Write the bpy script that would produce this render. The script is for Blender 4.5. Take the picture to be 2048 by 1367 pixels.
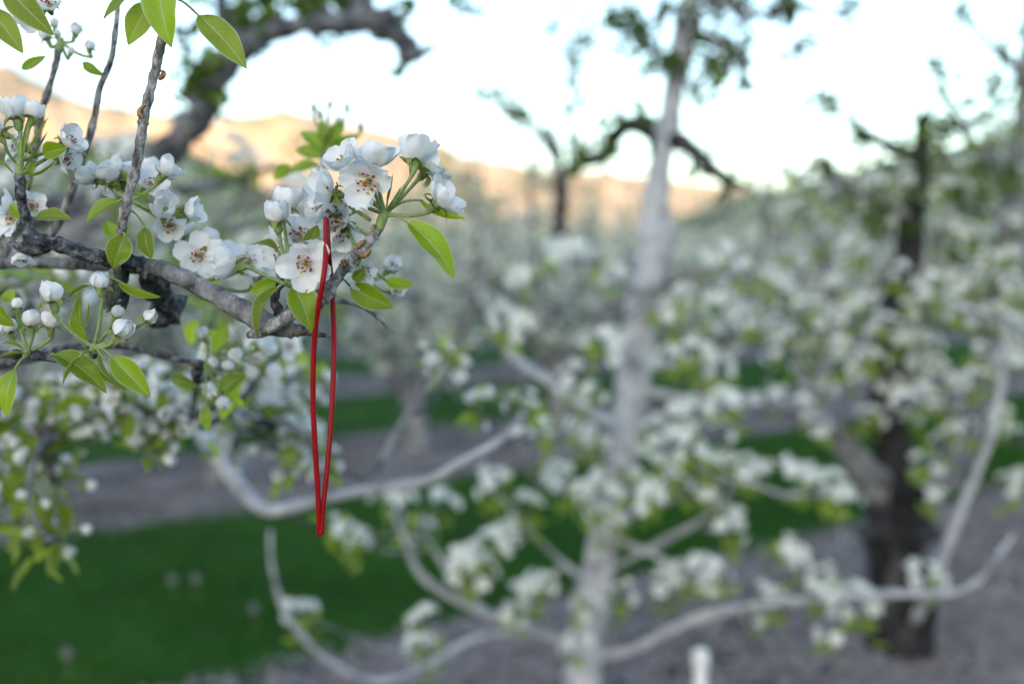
import bpy, math, random
from mathutils import Vector, Matrix, noise
sc = bpy.context.scene
for o in list(bpy.data.objects): bpy.data.objects.remove(o)
C = sc.collection
R = math.radians
rnd = random.Random(11)
U = rnd.uniform

# ---------------------------------------------------------------- camera
CAM_H, LENS, FOCUS = 1.7, 35.0, 0.58
F = LENS / 36.0 * 2048
PITCH = math.atan(163.5 / F)
cam = bpy.data.cameras.new('camera'); camo = bpy.data.objects.new('camera', cam); C.objects.link(camo)
cam.lens = LENS; cam.sensor_width = 36; cam.sensor_fit = 'HORIZONTAL'; cam.clip_start = 0.02; cam.clip_end = 20000
camo.location = (0, 0, CAM_H); camo.rotation_euler = (math.pi / 2 - PITCH, 0, 0)
cam.dof.use_dof = True; cam.dof.focus_distance = FOCUS; cam.dof.aperture_fstop = 3.4; cam.dof.aperture_blades = 0
sc.camera = camo
# ---------------------------------------------------------------- world and sun
SUN_EL, SUN_AZ = R(5.0), R(200)
w = bpy.data.worlds.new('World'); sc.world = w; w.use_nodes = True
nt = w.node_tree; bg = nt.nodes['Background']
sky = nt.nodes.new('ShaderNodeTexSky'); sky.sky_type = 'NISHITA'; sky.sun_disc = False
sky.sun_elevation = SUN_EL; sky.sun_rotation = SUN_AZ; sky.air_density = 1.0; sky.dust_density = 1.4; sky.ozone_density = 2.0
hs = nt.nodes.new('ShaderNodeHueSaturation'); hs.inputs['Saturation'].default_value = 0.8
nt.links.new(sky.outputs[0], hs.inputs['Color']); nt.links.new(hs.outputs[0], bg.inputs[0]); bg.inputs[1].default_value = 0.13
sd = Vector((math.sin(SUN_AZ) * math.cos(SUN_EL), math.cos(SUN_AZ) * math.cos(SUN_EL), math.sin(SUN_EL)))
sl = bpy.data.lights.new('sun', 'SUN'); sl.energy = 1.6; sl.angle = R(0.5); sl.color = (1.0, 0.60, 0.34)
so = bpy.data.objects.new('sun', sl); C.objects.link(so); so.rotation_euler = (-sd).to_track_quat('-Z', 'Y').to_euler()
vs = sc.view_settings
vs.view_transform = 'Standard'; vs.look = 'None'; vs.gamma = 1; vs.use_curve_mapping = False; vs.exposure = 2.9
sc.render.engine = 'CYCLES'
sc.cycles.use_denoising = True; sc.cycles.max_bounces = 8; sc.cycles.transparent_max_bounces = 4
sc.cycles.diffuse_bounces = 3; sc.cycles.transmission_bounces = 4; sc.cycles.caustics_reflective = False; sc.cycles.caustics_refractive = False

# ---------------------------------------------------------------- helpers
FW = Vector((0, math.cos(PITCH), -math.sin(PITCH))); UP = Vector((0, math.sin(PITCH), math.cos(PITCH))); RT = Vector((1, 0, 0))
CAMP = Vector((0, 0, CAM_H))
def at(px, py, D): return CAMP + RT * ((px - 1024) / F * D) + UP * (-(py - 683.5) / F * D) + FW * D
def cdir(x, y, z): return (RT * x + UP * y - FW * z).normalized()      # x right, y up, z to the viewer
ROWD = Vector((0.82, 0.572, 0)).normalized(); ROWN = Vector((-0.572, 0.82, 0)).normalized()
def sn(s, n): return ROWD * s + ROWN * n

def nodes_mat(name):
    m = bpy.data.materials.new(name); m.use_nodes = True
    return m, m.node_tree, m.node_tree.nodes['Principled BSDF'], m.node_tree.nodes['Material Output']
def N(t, kind, **kw):
    n = t.nodes.new(kind)
    for k, v in kw.items(): setattr(n, k, v)
    return n
def ramp(t, stops):
    r = t.nodes.new('ShaderNodeValToRGB')
    while len(r.color_ramp.elements) < len(stops): r.color_ramp.elements.new(0.5)
    for e, (p, c) in zip(r.color_ramp.elements, stops): e.position = p; e.color = (*c, 1)
    return r
def noise_mat(name, scale, stops, rough=0.85, bump=0.0, bscale=None, detail=6, stretch=None, coord='Object', bdist=0.002):
    m, t, p, out = nodes_mat(name)
    tc = N(t, 'ShaderNodeTexCoord'); src = tc.outputs[coord]
    if stretch:
        mp = N(t, 'ShaderNodeMapping'); mp.inputs['Scale'].default_value = stretch; t.links.new(src, mp.inputs[0]); src = mp.outputs[0]
    n = N(t, 'ShaderNodeTexNoise'); n.inputs['Scale'].default_value = scale; n.inputs['Detail'].default_value = detail; n.inputs['Roughness'].default_value = 0.62
    t.links.new(src, n.inputs['Vector'])
    r = ramp(t, stops); t.links.new(n.outputs['Fac'], r.inputs[0]); t.links.new(r.outputs[0], p.inputs['Base Color'])
    p.inputs['Roughness'].default_value = rough; p.inputs['Specular IOR Level'].default_value = 0.25
    if bump:
        n2 = N(t, 'ShaderNodeTexNoise'); n2.inputs['Scale'].default_value = bscale or scale * 3; n2.inputs['Detail'].default_value = 5
        t.links.new(src, n2.inputs['Vector'])
        b = N(t, 'ShaderNodeBump'); b.inputs['Strength'].default_value = bump; b.inputs['Distance'].default_value = bdist
        t.links.new(n2.outputs['Fac'], b.inputs['Height']); t.links.new(b.outputs[0], p.inputs['Normal'])
    return m
def thin_mat(name, col, trans, fac, rough=0.5, spec=0.3, var=0.0, vein=False, coord='Object', nscale=9):
    """a thin living sheet: reflects on its face and lets light through"""
    m, t, p, out = nodes_mat(name)
    p.inputs['Roughness'].default_value = rough; p.inputs['Specular IOR Level'].default_value = spec
    tr = N(t, 'ShaderNodeBsdfTranslucent'); mx = N(t, 'ShaderNodeMixShader'); mx.inputs[0].default_value = fac
    t.links.new(p.outputs[0], mx.inputs[1]); t.links.new(tr.outputs[0], mx.inputs[2]); t.links.new(mx.outputs[0], out.inputs[0])
    p.inputs['Base Color'].default_value = (*col, 1); tr.inputs[0].default_value = (*trans, 1)
    if var or vein:
        tc = N(t, 'ShaderNodeTexCoord'); oi = N(t, 'ShaderNodeObjectInfo')
        n = N(t, 'ShaderNodeTexNoise'); n.inputs['Scale'].default_value = nscale; n.inputs['Detail'].default_value = 3
        t.links.new(tc.outputs[coord], n.inputs['Vector'])
        ad = N(t, 'ShaderNodeMath', operation='MULTIPLY_ADD'); t.links.new(oi.outputs['Random'], ad.inputs[0]); ad.inputs[1].default_value = 0.8; t.links.new(n.outputs['Fac'], ad.inputs[2])
        mr = N(t, 'ShaderNodeMapRange'); mr.inputs[1].default_value = 0.4; mr.inputs[2].default_value = 1.4
        mr.inputs[3].default_value = 1 - var; mr.inputs[4].default_value = 1 + var
        t.links.new(ad.outputs[0], mr.inputs[0])
        fac_out = mr.outputs[0]
        for sock, c in ((p.inputs['Base Color'], col), (tr.inputs[0], trans)):
            vm = N(t, 'ShaderNodeMix', data_type='RGBA', blend_type='MULTIPLY'); vm.inputs[0].default_value = 1
            vm.inputs[6].default_value = (*c, 1)
            cb = N(t, 'ShaderNodeCombineColor')
            for k in range(3): t.links.new(fac_out, cb.inputs[k])
            t.links.new(cb.outputs[0], vm.inputs[7])
            last = vm.outputs[2]
            if vein:
                uv = N(t, 'ShaderNodeUVMap'); sp = N(t, 'ShaderNodeSeparateXYZ'); t.links.new(uv.outputs[0], sp.inputs[0])
                au = N(t, 'ShaderNodeMath', operation='ABSOLUTE')
                su = N(t, 'ShaderNodeMath', operation='MULTIPLY_ADD'); t.links.new(sp.outputs[0], su.inputs[0]); su.inputs[1].default_value = 2; su.inputs[2].default_value = -1
                t.links.new(su.outputs[0], au.inputs[0])
                # midrib
                mid = N(t, 'ShaderNodeMapRange'); t.links.new(au.outputs[0], mid.inputs[0]); mid.inputs[1].default_value = 0.02; mid.inputs[2].default_value = 0.075; mid.inputs[3].default_value = 0.5; mid.inputs[4].default_value = 0
                # side veins
                k1 = N(t, 'ShaderNodeMath', operation='MULTIPLY_ADD'); t.links.new(au.outputs[0], k1.inputs[0]); k1.inputs[1].default_value = -0.2; t.links.new(sp.outputs[1], k1.inputs[2])
                k2 = N(t, 'ShaderNodeMath', operation='MULTIPLY'); t.links.new(k1.outputs[0], k2.inputs[0]); k2.inputs[1].default_value = 56
                k3 = N(t, 'ShaderNodeMath', operation='SINE'); t.links.new(k2.outputs[0], k3.inputs[0])
                ve = N(t, 'ShaderNodeMapRange'); t.links.new(k3.outputs[0], ve.inputs[0]); ve.inputs[1].default_value = 0.8; ve.inputs[2].default_value = 1.0; ve.inputs[3].default_value = 0; ve.inputs[4].default_value = 0.09
                # downy rim
                ed = N(t, 'ShaderNodeMapRange'); t.links.new(au.outputs[0], ed.inputs[0]); ed.inputs[1].default_value = 0.86; ed.inputs[2].default_value = 0.97; ed.inputs[3].default_value = 0; ed.inputs[4].default_value = 0.65
                m1 = N(t, 'ShaderNodeMath', operation='MAXIMUM'); t.links.new(mid.outputs[0], m1.inputs[0]); t.links.new(ve.outputs[0], m1.inputs[1])
                m2 = N(t, 'ShaderNodeMath', operation='MAXIMUM'); t.links.new(m1.outputs[0], m2.inputs[0]); t.links.new(ed.outputs[0], m2.inputs[1])
                v2 = N(t, 'ShaderNodeMix', data_type='RGBA'); t.links.new(m2.outputs[0], v2.inputs[0]); t.links.new(last, v2.inputs[6]); v2.inputs[7].default_value = (0.55, 0.60, 0.40, 1)
                last = v2.outputs[2]
            t.links.new(last, sock)
        if vein:
            nb = N(t, 'ShaderNodeTexNoise'); nb.inputs['Scale'].default_value = 900; t.links.new(tc.outputs['Object'], nb.inputs['Vector'])
            b = N(t, 'ShaderNodeBump'); b.inputs['Strength'].default_value = 0.25; b.inputs['Distance'].default_value = 0.0006
            t.links.new(nb.outputs['Fac'], b.inputs['Height']); t.links.new(b.outputs[0], p.inputs['Normal'])
    return m

M = {}
M['petal'] = thin_mat('petal', (0.86, 0.87, 0.88), (0.80, 0.82, 0.84), 0.32, 0.6, 0.15, var=0.05, nscale=60)
M['petal_far'] = thin_mat('petal_far', (0.87, 0.88, 0.85), (0.82, 0.84, 0.78), 0.40, 0.7, 0.1)
M['leaf'] = thin_mat('leaf', (0.16, 0.25, 0.010), (0.52, 0.66, 0.016), 0.5, 0.36, 0.4, var=0.34, vein=True, nscale=40)
M['leaf_olive'] = thin_mat('leaf_olive', (0.19, 0.25, 0.03), (0.46, 0.53, 0.03), 0.45, 0.5, 0.3, var=0.3, vein=True, nscale=40)
M['leaf_far'] = thin_mat('leaf_far', (0.22, 0.31, 0.05), (0.42, 0.55, 0.07), 0.45, 0.6, 0.2)
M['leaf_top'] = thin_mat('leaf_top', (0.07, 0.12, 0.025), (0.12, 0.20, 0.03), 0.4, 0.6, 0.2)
M['stalk'] = noise_mat('stalk', 500, [(0.3, (0.14, 0.22, 0.06)), (0.7, (0.30, 0.38, 0.17))], 0.7, 0.3, 1500, bdist=0.0005)
M['sepal'] = thin_mat('sepal', (0.25, 0.28, 0.07), (0.35, 0.36, 0.10), 0.3, 0.6, 0.2, var=0.25)
M['filament'] = thin_mat('filament', (0.75, 0.76, 0.62), (0.7, 0.72, 0.6), 0.3)
M['anther'] = noise_mat('anther', 300, [(0.35, (0.22, 0.02, 0.05)), (0.7, (0.45, 0.09, 0.12))], 0.6)
M['disc'] = noise_mat('disc', 300, [(0.3, (0.38, 0.34, 0.05)), (0.7, (0.52, 0.45, 0.10))], 0.6)
M['bark_young'] = noise_mat('bark_young', 230, [(0.32, (0.03, 0.03, 0.033)), (0.41, (0.11, 0.108, 0.112)), (0.50, (0.22, 0.215, 0.22)), (0.60, (0.42, 0.415, 0.42))], 0.75, 1.0, 520, stretch=(1, 1, 0.55), bdist=0.003)
M['bark_dark'] = noise_mat('bark_dark', 170, [(0.34, (0.012, 0.013, 0.017)), (0.47, (0.055, 0.058, 0.068)), (0.57, (0.15, 0.153, 0.165)), (0.68, (0.34, 0.34, 0.35))], 0.85, 1.0, 400, bdist=0.004)
M['bark_smooth'] = noise_mat('bark_smooth', 75, [(0.36, (0.03, 0.03, 0.034)), (0.45, (0.12, 0.122, 0.126)), (0.58, (0.20, 0.202, 0.208)), (0.72, (0.36, 0.36, 0.365))], 0.7, 0.8, 300, bdist=0.003, stretch=(1.4, 1, 1))
M['bark_pale'] = noise_mat('bark_pale', 14, [(0.34, (0.19, 0.195, 0.215)), (0.45, (0.36, 0.37, 0.40)), (0.7, (0.56, 0.575, 0.62))], 0.85, 0.5, 60, bdist=0.006)
M['bark_mid'] = noise_mat('bark_mid', 11, [(0.32, (0.05, 0.05, 0.055)), (0.5, (0.20, 0.20, 0.21)), (0.7, (0.42, 0.42, 0.44))], 0.9, 0.6, 50, bdist=0.008)
M['bark_trunk'] = noise_mat('bark_trunk', 9, [(0.38, (0.010, 0.0095, 0.010)), (0.56, (0.03, 0.029, 0.031)), (0.74, (0.13, 0.13, 0.14))], 0.92, 0.8, 45, stretch=(1, 1, 0.3), bdist=0.012)
M['bark_old'] = noise_mat('bark_old', 16, [(0.33, (0.028, 0.030, 0.036)), (0.5, (0.10, 0.105, 0.118)), (0.66, (0.28, 0.29, 0.315))], 0.9, 0.9, 60, bdist=0.01)
M['budscale'] = noise_mat('budscale', 300, [(0.35, (0.10, 0.05, 0.02)), (0.65, (0.45, 0.30, 0.14))], 0.6)

def link(name, me, mats, parent=None, mw=None, base=Vector((0, 0, 0))):
    if mats is not None:
        me.materials.clear()
        for m in (mats if isinstance(mats, (list, tuple)) else [mats]): me.materials.append(m)
    o = bpy.data.objects.new(name, me); C.objects.link(o)
    if parent: o.parent = parent
    o.matrix_local = Matrix.Translation(-base) @ mw if mw is not None else Matrix.Translation(-base)
    return o
def mesh(name, vs_, fs, smooth=True, mi=None, uv=None):
    me = bpy.data.meshes.new(name); me.from_pydata([tuple(v) for v in vs_], [], fs)
    if smooth: me.polygons.foreach_set('use_smooth', [True] * len(me.polygons))
    if mi: me.polygons.foreach_set('material_index', mi)
    if uv:
        l = me.uv_layers.new(name='UVMap'); fl = []
        for f in fs:
            for i in f: fl += uv[i]
        l.data.foreach_set('uv', fl)
    me.update(); return me
def thing(name, label, cat, loc, group=None):
    o = bpy.data.objects.new(name, None); C.objects.link(o); o.location = loc; o.empty_display_size = 0.1
    o['label'] = label; o['category'] = cat
    if group: o['group'] = group
    return o
def tag(o, label, cat, group=None):
    o['label'] = label; o['category'] = cat
    if group: o['group'] = group
    return o
def struct(o): o['kind'] = 'structure'; return o
def stuff(o): o['kind'] = 'stuff'; return o

def catmull(pts, n):
    out = []
    P = [pts[0]] + list(pts) + [pts[-1]]
    for i in range(1, len(P) - 2):
        a, b, c, d = P[i - 1], P[i], P[i + 1], P[i + 2]
        for k in range(n):
            t = k / n
            out.append(tuple(0.5 * ((2 * q) + (r - p) * t + (2 * p - 5 * q + 4 * r - s) * t * t + (3 * q - p - 3 * r + s) * t ** 3) for p, q, r, s in zip(a, b, c, d)))
    out.append(tuple(pts[-1])); return out
def tube_geo(path, sides=8, n=4, rough=0.0, rscale=40, V=None, FS=None, mi=None, mat_i=0, knots=0, flat=1.0):
    """path: list of (x, y, z, r); appends a tapering tube with rounded ends"""
    if V is None: V, FS = [], []
    P = catmull(path, n) if len(path) > 2 else [tuple(path[0]), tuple(path[1])]
    pts = [Vector(p[:3]) for p in P]; rs = [max(p[3], 1e-5) for p in P]
    if knots:
        L = len(rs)
        for _ in range(knots):
            c = rnd.randrange(1, L); a = U(0.1, 0.35)
            for j in range(max(0, c - 1), min(L, c + 2)): rs[j] *= 1 + a * (1 if j == c else 0.4)
    nrm = None; base = len(V)
    for i, p in enumerate(pts):
        d = (pts[min(i + 1, len(pts) - 1)] - pts[max(i - 1, 0)])
        d = d.normalized() if d.length > 1e-9 else Vector((0, 0, 1))
        if nrm is None:
            nrm = d.cross(Vector((0.31, 0.2, 0.93)));  nrm = nrm.normalized() if nrm.length > 1e-3 else Vector((1, 0, 0))
        nrm = (nrm - d * nrm.dot(d)).normalized(); b = d.cross(nrm)
        for k in range(sides):
            a = 2 * math.pi * k / sides; v = nrm * math.cos(a) + b * math.sin(a) * flat
            r = rs[i]
            if rough: r *= 1 + rough * noise.noise((p + v * r) * rscale)
            V.append(p + v * r)
    for i in range(len(pts) - 1):
        for k in range(sides):
            a, b2 = base + i * sides + k, base + i * sides + (k + 1) % sides
            FS.append((a, b2, b2 + sides, a + sides))
            if mi is not None: mi.append(mat_i)
    for end, i in ((0, 0), (1, len(pts) - 1)):
        V.append(pts[i] + ((pts[i] - pts[i - 1]) if end else (pts[0] - pts[1])).normalized() * rs[i] * 0.5)
        c = len(V) - 1
        for k in range(sides):
            a, b2 = base + i * sides + k, base + i * sides + (k + 1) % sides
            FS.append((a, b2, c) if end else (b2, a, c))
            if mi is not None: mi.append(mat_i)
    return V, FS
def twig_to(tree, p, r=0.0045, mat='bark_mid'):
    L = LP.get(tree.name)
    if not L: return
    b = min(L, key=lambda c: (c - p).length + max(0, c.z - p.z) * .6)
    d = (p - b).length
    if d < 0.02: return
    j = Vector((U(-.12, .12), U(-.12, .12), U(-.16, .02))) * d
    V, FS = tube_geo([(*b, r * 1.6), (*(b.lerp(p, .35) + j), r * 1.2), (*(b.lerp(p, .75) + j * .6), r), (*p, r * .5)], 6, 4, .2, 60)
    link('twig', mesh('twig', V, FS), M[mat], tree, base=tree.location)
def pxpath(pts):   # (px, py, D, width_px) -> world
    return [(*at(x, y, D), wd * 0.5 * D / F) for x, y, D, wd in pts]
LP = {}
def limb(tree, name, pts, mat, sides=12, n=6, rough=0.25, rscale=60, knots=0, world=False):
    wp = pts if world else pxpath(pts)
    LP.setdefault(tree.name, []).extend(Vector(c[:3]) for c in catmull([tuple(p) for p in wp], 8))
    V, FS = tube_geo(wp, sides, n, rough, rscale, knots=knots)
    return link(name, mesh(name, V, FS), M[mat], tree, base=tree.location)

# ---------------------------------------------------------------- the ground
gx = []
def sheet(name, poly, z, mat, cuts=1):
    me = mesh(name, [(x, y, z) for x, y in poly], [tuple(range(len(poly)))], smooth=False)
    return struct(link(name, me, mat))
M['soil'] = noise_mat('soil', 1.6, [(0.34, (0.05, 0.042, 0.042)), (0.48, (0.14, 0.122, 0.122)), (0.62, (0.24, 0.215, 0.22))], 0.95, 0.6, 60, detail=9, bdist=0.03)
sheet('ground', [(-9000, -9000), (9000, -9000), (9000, 9000), (-9000, 9000)], 0, M['soil'])
M['turf'] = noise_mat('turf', 0.9, [(0.36, (0.014, 0.050, 0.006)), (0.52, (0.028, 0.095, 0.010)), (0.66, (0.055, 0.14, 0.018))], 0.95, 0.6, 80, detail=8, bdist=0.04)
STRIPS = [(-6.0 + 4.85 * k + 0.12, -6.0 + 4.85 * k + 2.62) for k in range(1, 24)]
STRIPS = [(3.9 + 4.85 * (k - 2), 6.45 + 4.85 * (k - 2)) for k in range(1, 24)]
for n0, n1 in STRIPS:
    s0, s1, st = -60, 160, 1.2
    V, FS = [], []
    k = 0; s = s0
    while s <= s1:
        j0 = 0.22 * noise.noise((s * 0.5, n0, 1)) + 0.10 * noise.noise((s * 2.1, n0, 4)); j1 = 0.22 * noise.noise((s * 0.5, n1, 7)) + 0.10 * noise.noise((s * 2.1, n1, 9))
        a, b = sn(s, n0 + j0), sn(s, n1 + j1)
        V += [(a.x, a.y, 0.004), (b.x, b.y, 0.004)]
        if k: FS.append((2 * k - 2, 2 * k - 1, 2 * k + 1, 2 * k))
        k += 1; s += st
    struct(link('grass_alley', mesh('grass_alley', V, FS, False), M['turf']))

# ---------------------------------------------------------------- mountains and hills
def ridge(name, prof, D, depth, mat, foot=0.0, seed=0, rows=14, amp=0.06):
    """prof: (px, py) of the crest; the near flank runs down towards the viewer, the far flank behind"""
    V, FS = [], []
    xs = []
    for i in range(len(prof) - 1):
        (x0, y0), (x1, y1) = prof[i], prof[i + 1]
        m = max(2, int(abs(x1 - x0) / 14))
        for k in range(m): xs.append((x0 + (x1 - x0) * k / m, y0 + (y1 - y0) * k / m))
    xs.append(prof[-1])
    for i, (x, y) in enumerate(xs):
        c = at(x, y, D / math.cos(0)); H = c.z
        for j in range(rows + 5):
            t = j / rows
            X = c.x; Y = c.y - depth * (1 - t)
            if t <= 1: z = H * (t ** 1.15)
            else: z = H * (1 - (t - 1) * 1.4)
            z += H * amp * min(1, t * 2) * noise.fractal((X / (D * 0.05) + seed, Y / (D * 0.05), 0.3), 0.9, 2.1, 5)
            V.append((X * (Y / c.y) if t <= 1 else X, Y, z if j else -2))
    m = rows + 5
    for i in range(len(xs) - 1):
        for j in range(m - 1): FS.append((i * m + j, (i + 1) * m + j, (i + 1) * m + j + 1, i * m + j + 1))
    return struct(link(name, mesh(name, V, FS), mat))
M['rock'] = noise_mat('rock', 0.02, [(0.34, (0.20, 0.17, 0.10)), (0.46, (0.50, 0.40, 0.27)), (0.7, (0.60, 0.49, 0.35))], 1.0, 0.3, 0.06, detail=9, bdist=4)
M['scrub'] = noise_mat('scrub', 0.06, [(0.35, (0.05, 0.065, 0.025)), (0.5, (0.11, 0.12, 0.05)), (0.68, (0.22, 0.19, 0.11))], 1.0, 0.4, 0.4, detail=9, bdist=1)
ridge('mountain', [(-1500, 260), (-700, 180), (-250, 120), (-60, 110), (50, 150), (150, 190), (260, 225), (380, 240), (470, 232), (560, 215), (640, 226), (740, 255), (850, 283), (950, 315), (1080, 338), (1200, 345), (1330, 362), (1480, 372), (1650, 395), (2000, 430), (2600, 470)], 1300, 500, M['rock'], seed=3)
ridge('hill', [(1180, 515), (1330, 440), (1460, 402), (1560, 380), (1680, 350), (1800, 318), (1930, 288), (2060, 262), (2300, 230), (2800, 220)], 210, 110, M['scrub'], seed=9)
ridge('hill', [(-900, 250), (-300, 275), (0, 300), (200, 278), (330, 286), (450, 330), (560, 395), (660, 440), (760, 500)], 260, 120, M['scrub'], seed=21)
# unseen ridge added behind the viewer to keep the evening sun off the valley
V, FS = [], []
sdh = Vector((sd.x, sd.y, 0)).normalized(); sp = Vector((-sdh.y, sdh.x, 0))
for i in range(61):
    a = (i - 30) * 150
    H = 168 + 10 * noise.noise((i * 0.23, 2, 0)) + 4 * noise.noise((i * 0.9, 5, 0))
    for j, (f, k) in enumerate(((700, 0), (860, 0.3), (1040, 0.72), (1200, 1), (1400, 0.8), (1800, 0))):
        p = sdh * f + sp * a
        V.append((p.x, p.y, H * k - (2 if k == 0 else 0)))
for i in range(60):
    for j in range(5): FS.append((i * 6 + j, i * 6 + j + 1, (i + 1) * 6 + j + 1, (i + 1) * 6 + j))
struct(link('hill', mesh('hill', V, FS), M['scrub']))

# ---------------------------------------------------------------- flowers and leaves
def petal_geo(o, var, nt_=10, nu=8, ruf=0.10):
    q = random.Random(int(o * 100) * 10 + var)
    ph0, ph1 = R(84 - 12 * o), R(-72 + 172 * o + q.uniform(-12, 12))
    W = 0.50 - 0.035 * o + q.uniform(-0.03, 0.03)
    cc = 2.3 + (1.35 - 2.3) * min(1, o * 1.15)
    V, FS, UVs = [], [], []
    r, z = 0.05, 0.0; ts = [i / nt_ for i in range(nt_ + 1)]
    for i, t in enumerate(ts):
        ph = ph0 + (ph1 - ph0) * (t ** 0.9)
        if i: r += math.sin(ph) / nt_; z += math.cos(ph) / nt_
        wv = W * (0.10 + 0.90 * math.sin(min(1, t * 1.06) ** 0.85 * math.pi * 0.80) ** 0.8) if t < 0.999 else W * 0.40
        if t > 0.8: wv = W * (0.10 + 0.9 * math.sin(min(1, 0.8 * 1.06) ** 0.85 * math.pi * 0.80) ** 0.8) * math.sqrt(max(0.03, 1 - ((t - 0.8) / 0.215) ** 2))
        inx, inz = -math.cos(ph), math.sin(ph)          # normal on the inner side
        for k in range(nu + 1):
            u = -1 + 2 * k / nu
            ang = u * wv * cc
            lat = math.sin(ang) / cc; off = (1 - math.cos(ang)) / cc
            off += ruf * t * (noise.noise((u * 1.7 + var * 7, t * 2.3, o * 5 + var)) * 1.6 + 0.7 * t * noise.noise((u * 4.1 + var * 3, t * 5, o * 9)))
            V.append((r + inx * off, lat, z + inz * off)); UVs.append((k / nu, t))
    for i in range(nt_):
        for k in range(nu):
            a = i * (nu + 1) + k; FS.append((a, a + 1, a + nu + 2, a + nu + 1))
    return V, FS, UVs
PET = {}
def petal_mesh(o, var):
    k = (round(o * 10), var)
    if k not in PET:
        V, FS, uv = petal_geo(k[0] / 10, var); me = mesh('petal', V, FS, uv=uv); me.materials.append(M['petal']); PET[k] = me
    return PET[k]
SEP = []
for v in range(3):
    V, FS = [], []
    for i in range(6):
        t = i / 5; wv = 0.16 * (1 - t) ** 0.7 + 0.004
        ph = R(70 + (30 + 25 * v) * t); r = 0.08 + 0.40 * t * math.sin(ph); z = -0.03 + 0.40 * t * math.cos(ph) * (1 if v else -1.0)
        for u in (-1, 0, 1): V.append((r, wv * u, z - 0.03 * (1 - abs(u))))
    for i in range(5):
        for k in range(2): FS.append((i * 3 + k, i * 3 + k + 1, i * 3 + k + 4, i * 3 + k + 3))
    me = mesh('sepal', V, FS); me.materials.append(M['sepal']); SEP.append(me)
STA = []
for v in range(3):
    V, FS, mi = [], [], []
    q = random.Random(v)
    for k in range(20):
        a = 2 * math.pi * k / 20 + q.uniform(-.1, .1); sp_ = q.uniform(0.04, 0.36); h = q.uniform(0.22, 0.46)
        tube_geo([(0.07 * math.cos(a), 0.07 * math.sin(a), 0, 0.012), (sp_ * 0.6 * math.cos(a), sp_ * .6 * math.sin(a), h * 0.6, 0.010), (sp_ * math.cos(a), sp_ * math.sin(a), h, 0.009)], 4, 2, V=V, FS=FS, mi=mi, mat_i=0)
        c = Vector((sp_ * math.cos(a), sp_ * math.sin(a), h)); s = q.uniform(.03, .055)
        tube_geo([(c.x - s, c.y, c.z, s * .5), (c.x, c.y + .01, c.z + .02, s * 0.95), (c.x + s, c.y, c.z, s * .5)], 5, 1, V=V, FS=FS, mi=mi, mat_i=1 if q.random() < .72 else 2)
    for k in range(5):
        a = 2 * math.pi * k / 5
        tube_geo([(0.03 * math.cos(a), 0.03 * math.sin(a), 0, 0.022), (0.05 * math.cos(a), 0.05 * math.sin(a), 0.32, 0.022)], 5, 1, V=V, FS=FS, mi=mi, mat_i=2)
    tube_geo([(0, 0, -0.02, 0.13), (0, 0, 0.03, 0.12)], 10, 1, V=V, FS=FS, mi=mi, mat_i=2)
    me = mesh('stamen', V, FS, mi=mi); me.materials.append(M['filament']); me.materials.append(M['anther']); me.materials.append(M['disc']); STA.append(me)

def frame(z, roll=0.0):
    z = z.normalized(); x = Vector((0, 0, 1)).cross(z)
    if x.length < 1e-3: x = Vector((1, 0, 0))
    x.normalize(); y = z.cross(x)
    m = Matrix((x, y, z)).transposed().to_4x4()
    return m @ Matrix.Rotation(roll, 4, 'Z')
def flower_w(tree, cen, face, dia, o, hub, pet=None, stalk_r=0.0012):
    """cen: where the middle of the bloom is; dia: metres across when open; o: 0 bud .. 1 wide open; hub: where its stalk starts"""
    L = dia * 0.5 if o > 0.3 else dia * 0.62
    face = face.normalized()
    base = cen - face * L * (0.42 if o < 0.75 else 0.1)
    mw = frame(face, U(0, 6.28))
    V, FS = [], []
    rr = L * 0.16
    bk = base - face * L * 0.34
    mid = hub.lerp(bk, 0.55) - face * (bk - hub).length * 0.10 + Vector((0, 0, -0.03 * (bk - hub).length))
    tube_geo([(*hub, stalk_r * 1.05), (*mid, stalk_r * 0.95), (*(bk - face * L * 0.12), stalk_r), (*(bk + face * L * 0.10), rr * 0.95), (*(base + face * 0.0), rr)], 8, 5, 0.12, 500, V=V, FS=FS)
    f = link('flower', mesh('flower', V, FS), M['stalk'], tree, base=tree.location)
    f.data.name = 'flower'
    S = Matrix.Scale(L, 4)
    X = Matrix.Translation(base) @ mw
    off = Matrix.Identity(4)
    pet = M['petal'] if pet is None else pet
    for k in range(5):
        oo = min(1, max(0, o + U(-0.07, 0.07)))
        me = petal_mesh(oo, rnd.randrange(4))
        sc_ = L * U(0.88, 1.1)
        p = link('petal', me, None, f)
        tw = Matrix.Rotation(U(-0.22, 0.22), 4, 'X') @ Matrix.Rotation(U(-0.2, 0.2) * (0.35 + o), 4, 'Y')
        p.matrix_local = X @ Matrix.Rotation(k * 2 * math.pi / 5 + U(-0.12, 0.12), 4, 'Z') @ Matrix.Translation((0, 0, 0.004 * L * k)) @ tw @ Matrix.Scale(sc_ * (1 - 0.025 * k * (1 - o)), 4)
    for k in range(5):
        s = link('sepal', SEP[rnd.randrange(3) if o > 0.35 else 2], None, f)
        rz = k * 2 * math.pi / 5 + 0.6
        s.matrix_local = X @ Matrix.Rotation(rz, 4, 'Z') @ (Matrix.Rotation(R(U(-25, 15) if o > 0.3 else -35), 4, 'Y')) @ Matrix.Scale(L * 1.25, 4)
    if o > 0.45:
        s = stuff(link('stamen', STA[rnd.randrange(3)], None, f)); s.matrix_local = X @ Matrix.Scale(L * 1.0, 4)
    return f
def fl(tree, x, y, D, face, size, o, hub):
    return flower_w(tree, at(x, y, D), cdir(*face), size * D / F, o, at(*hub))

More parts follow.
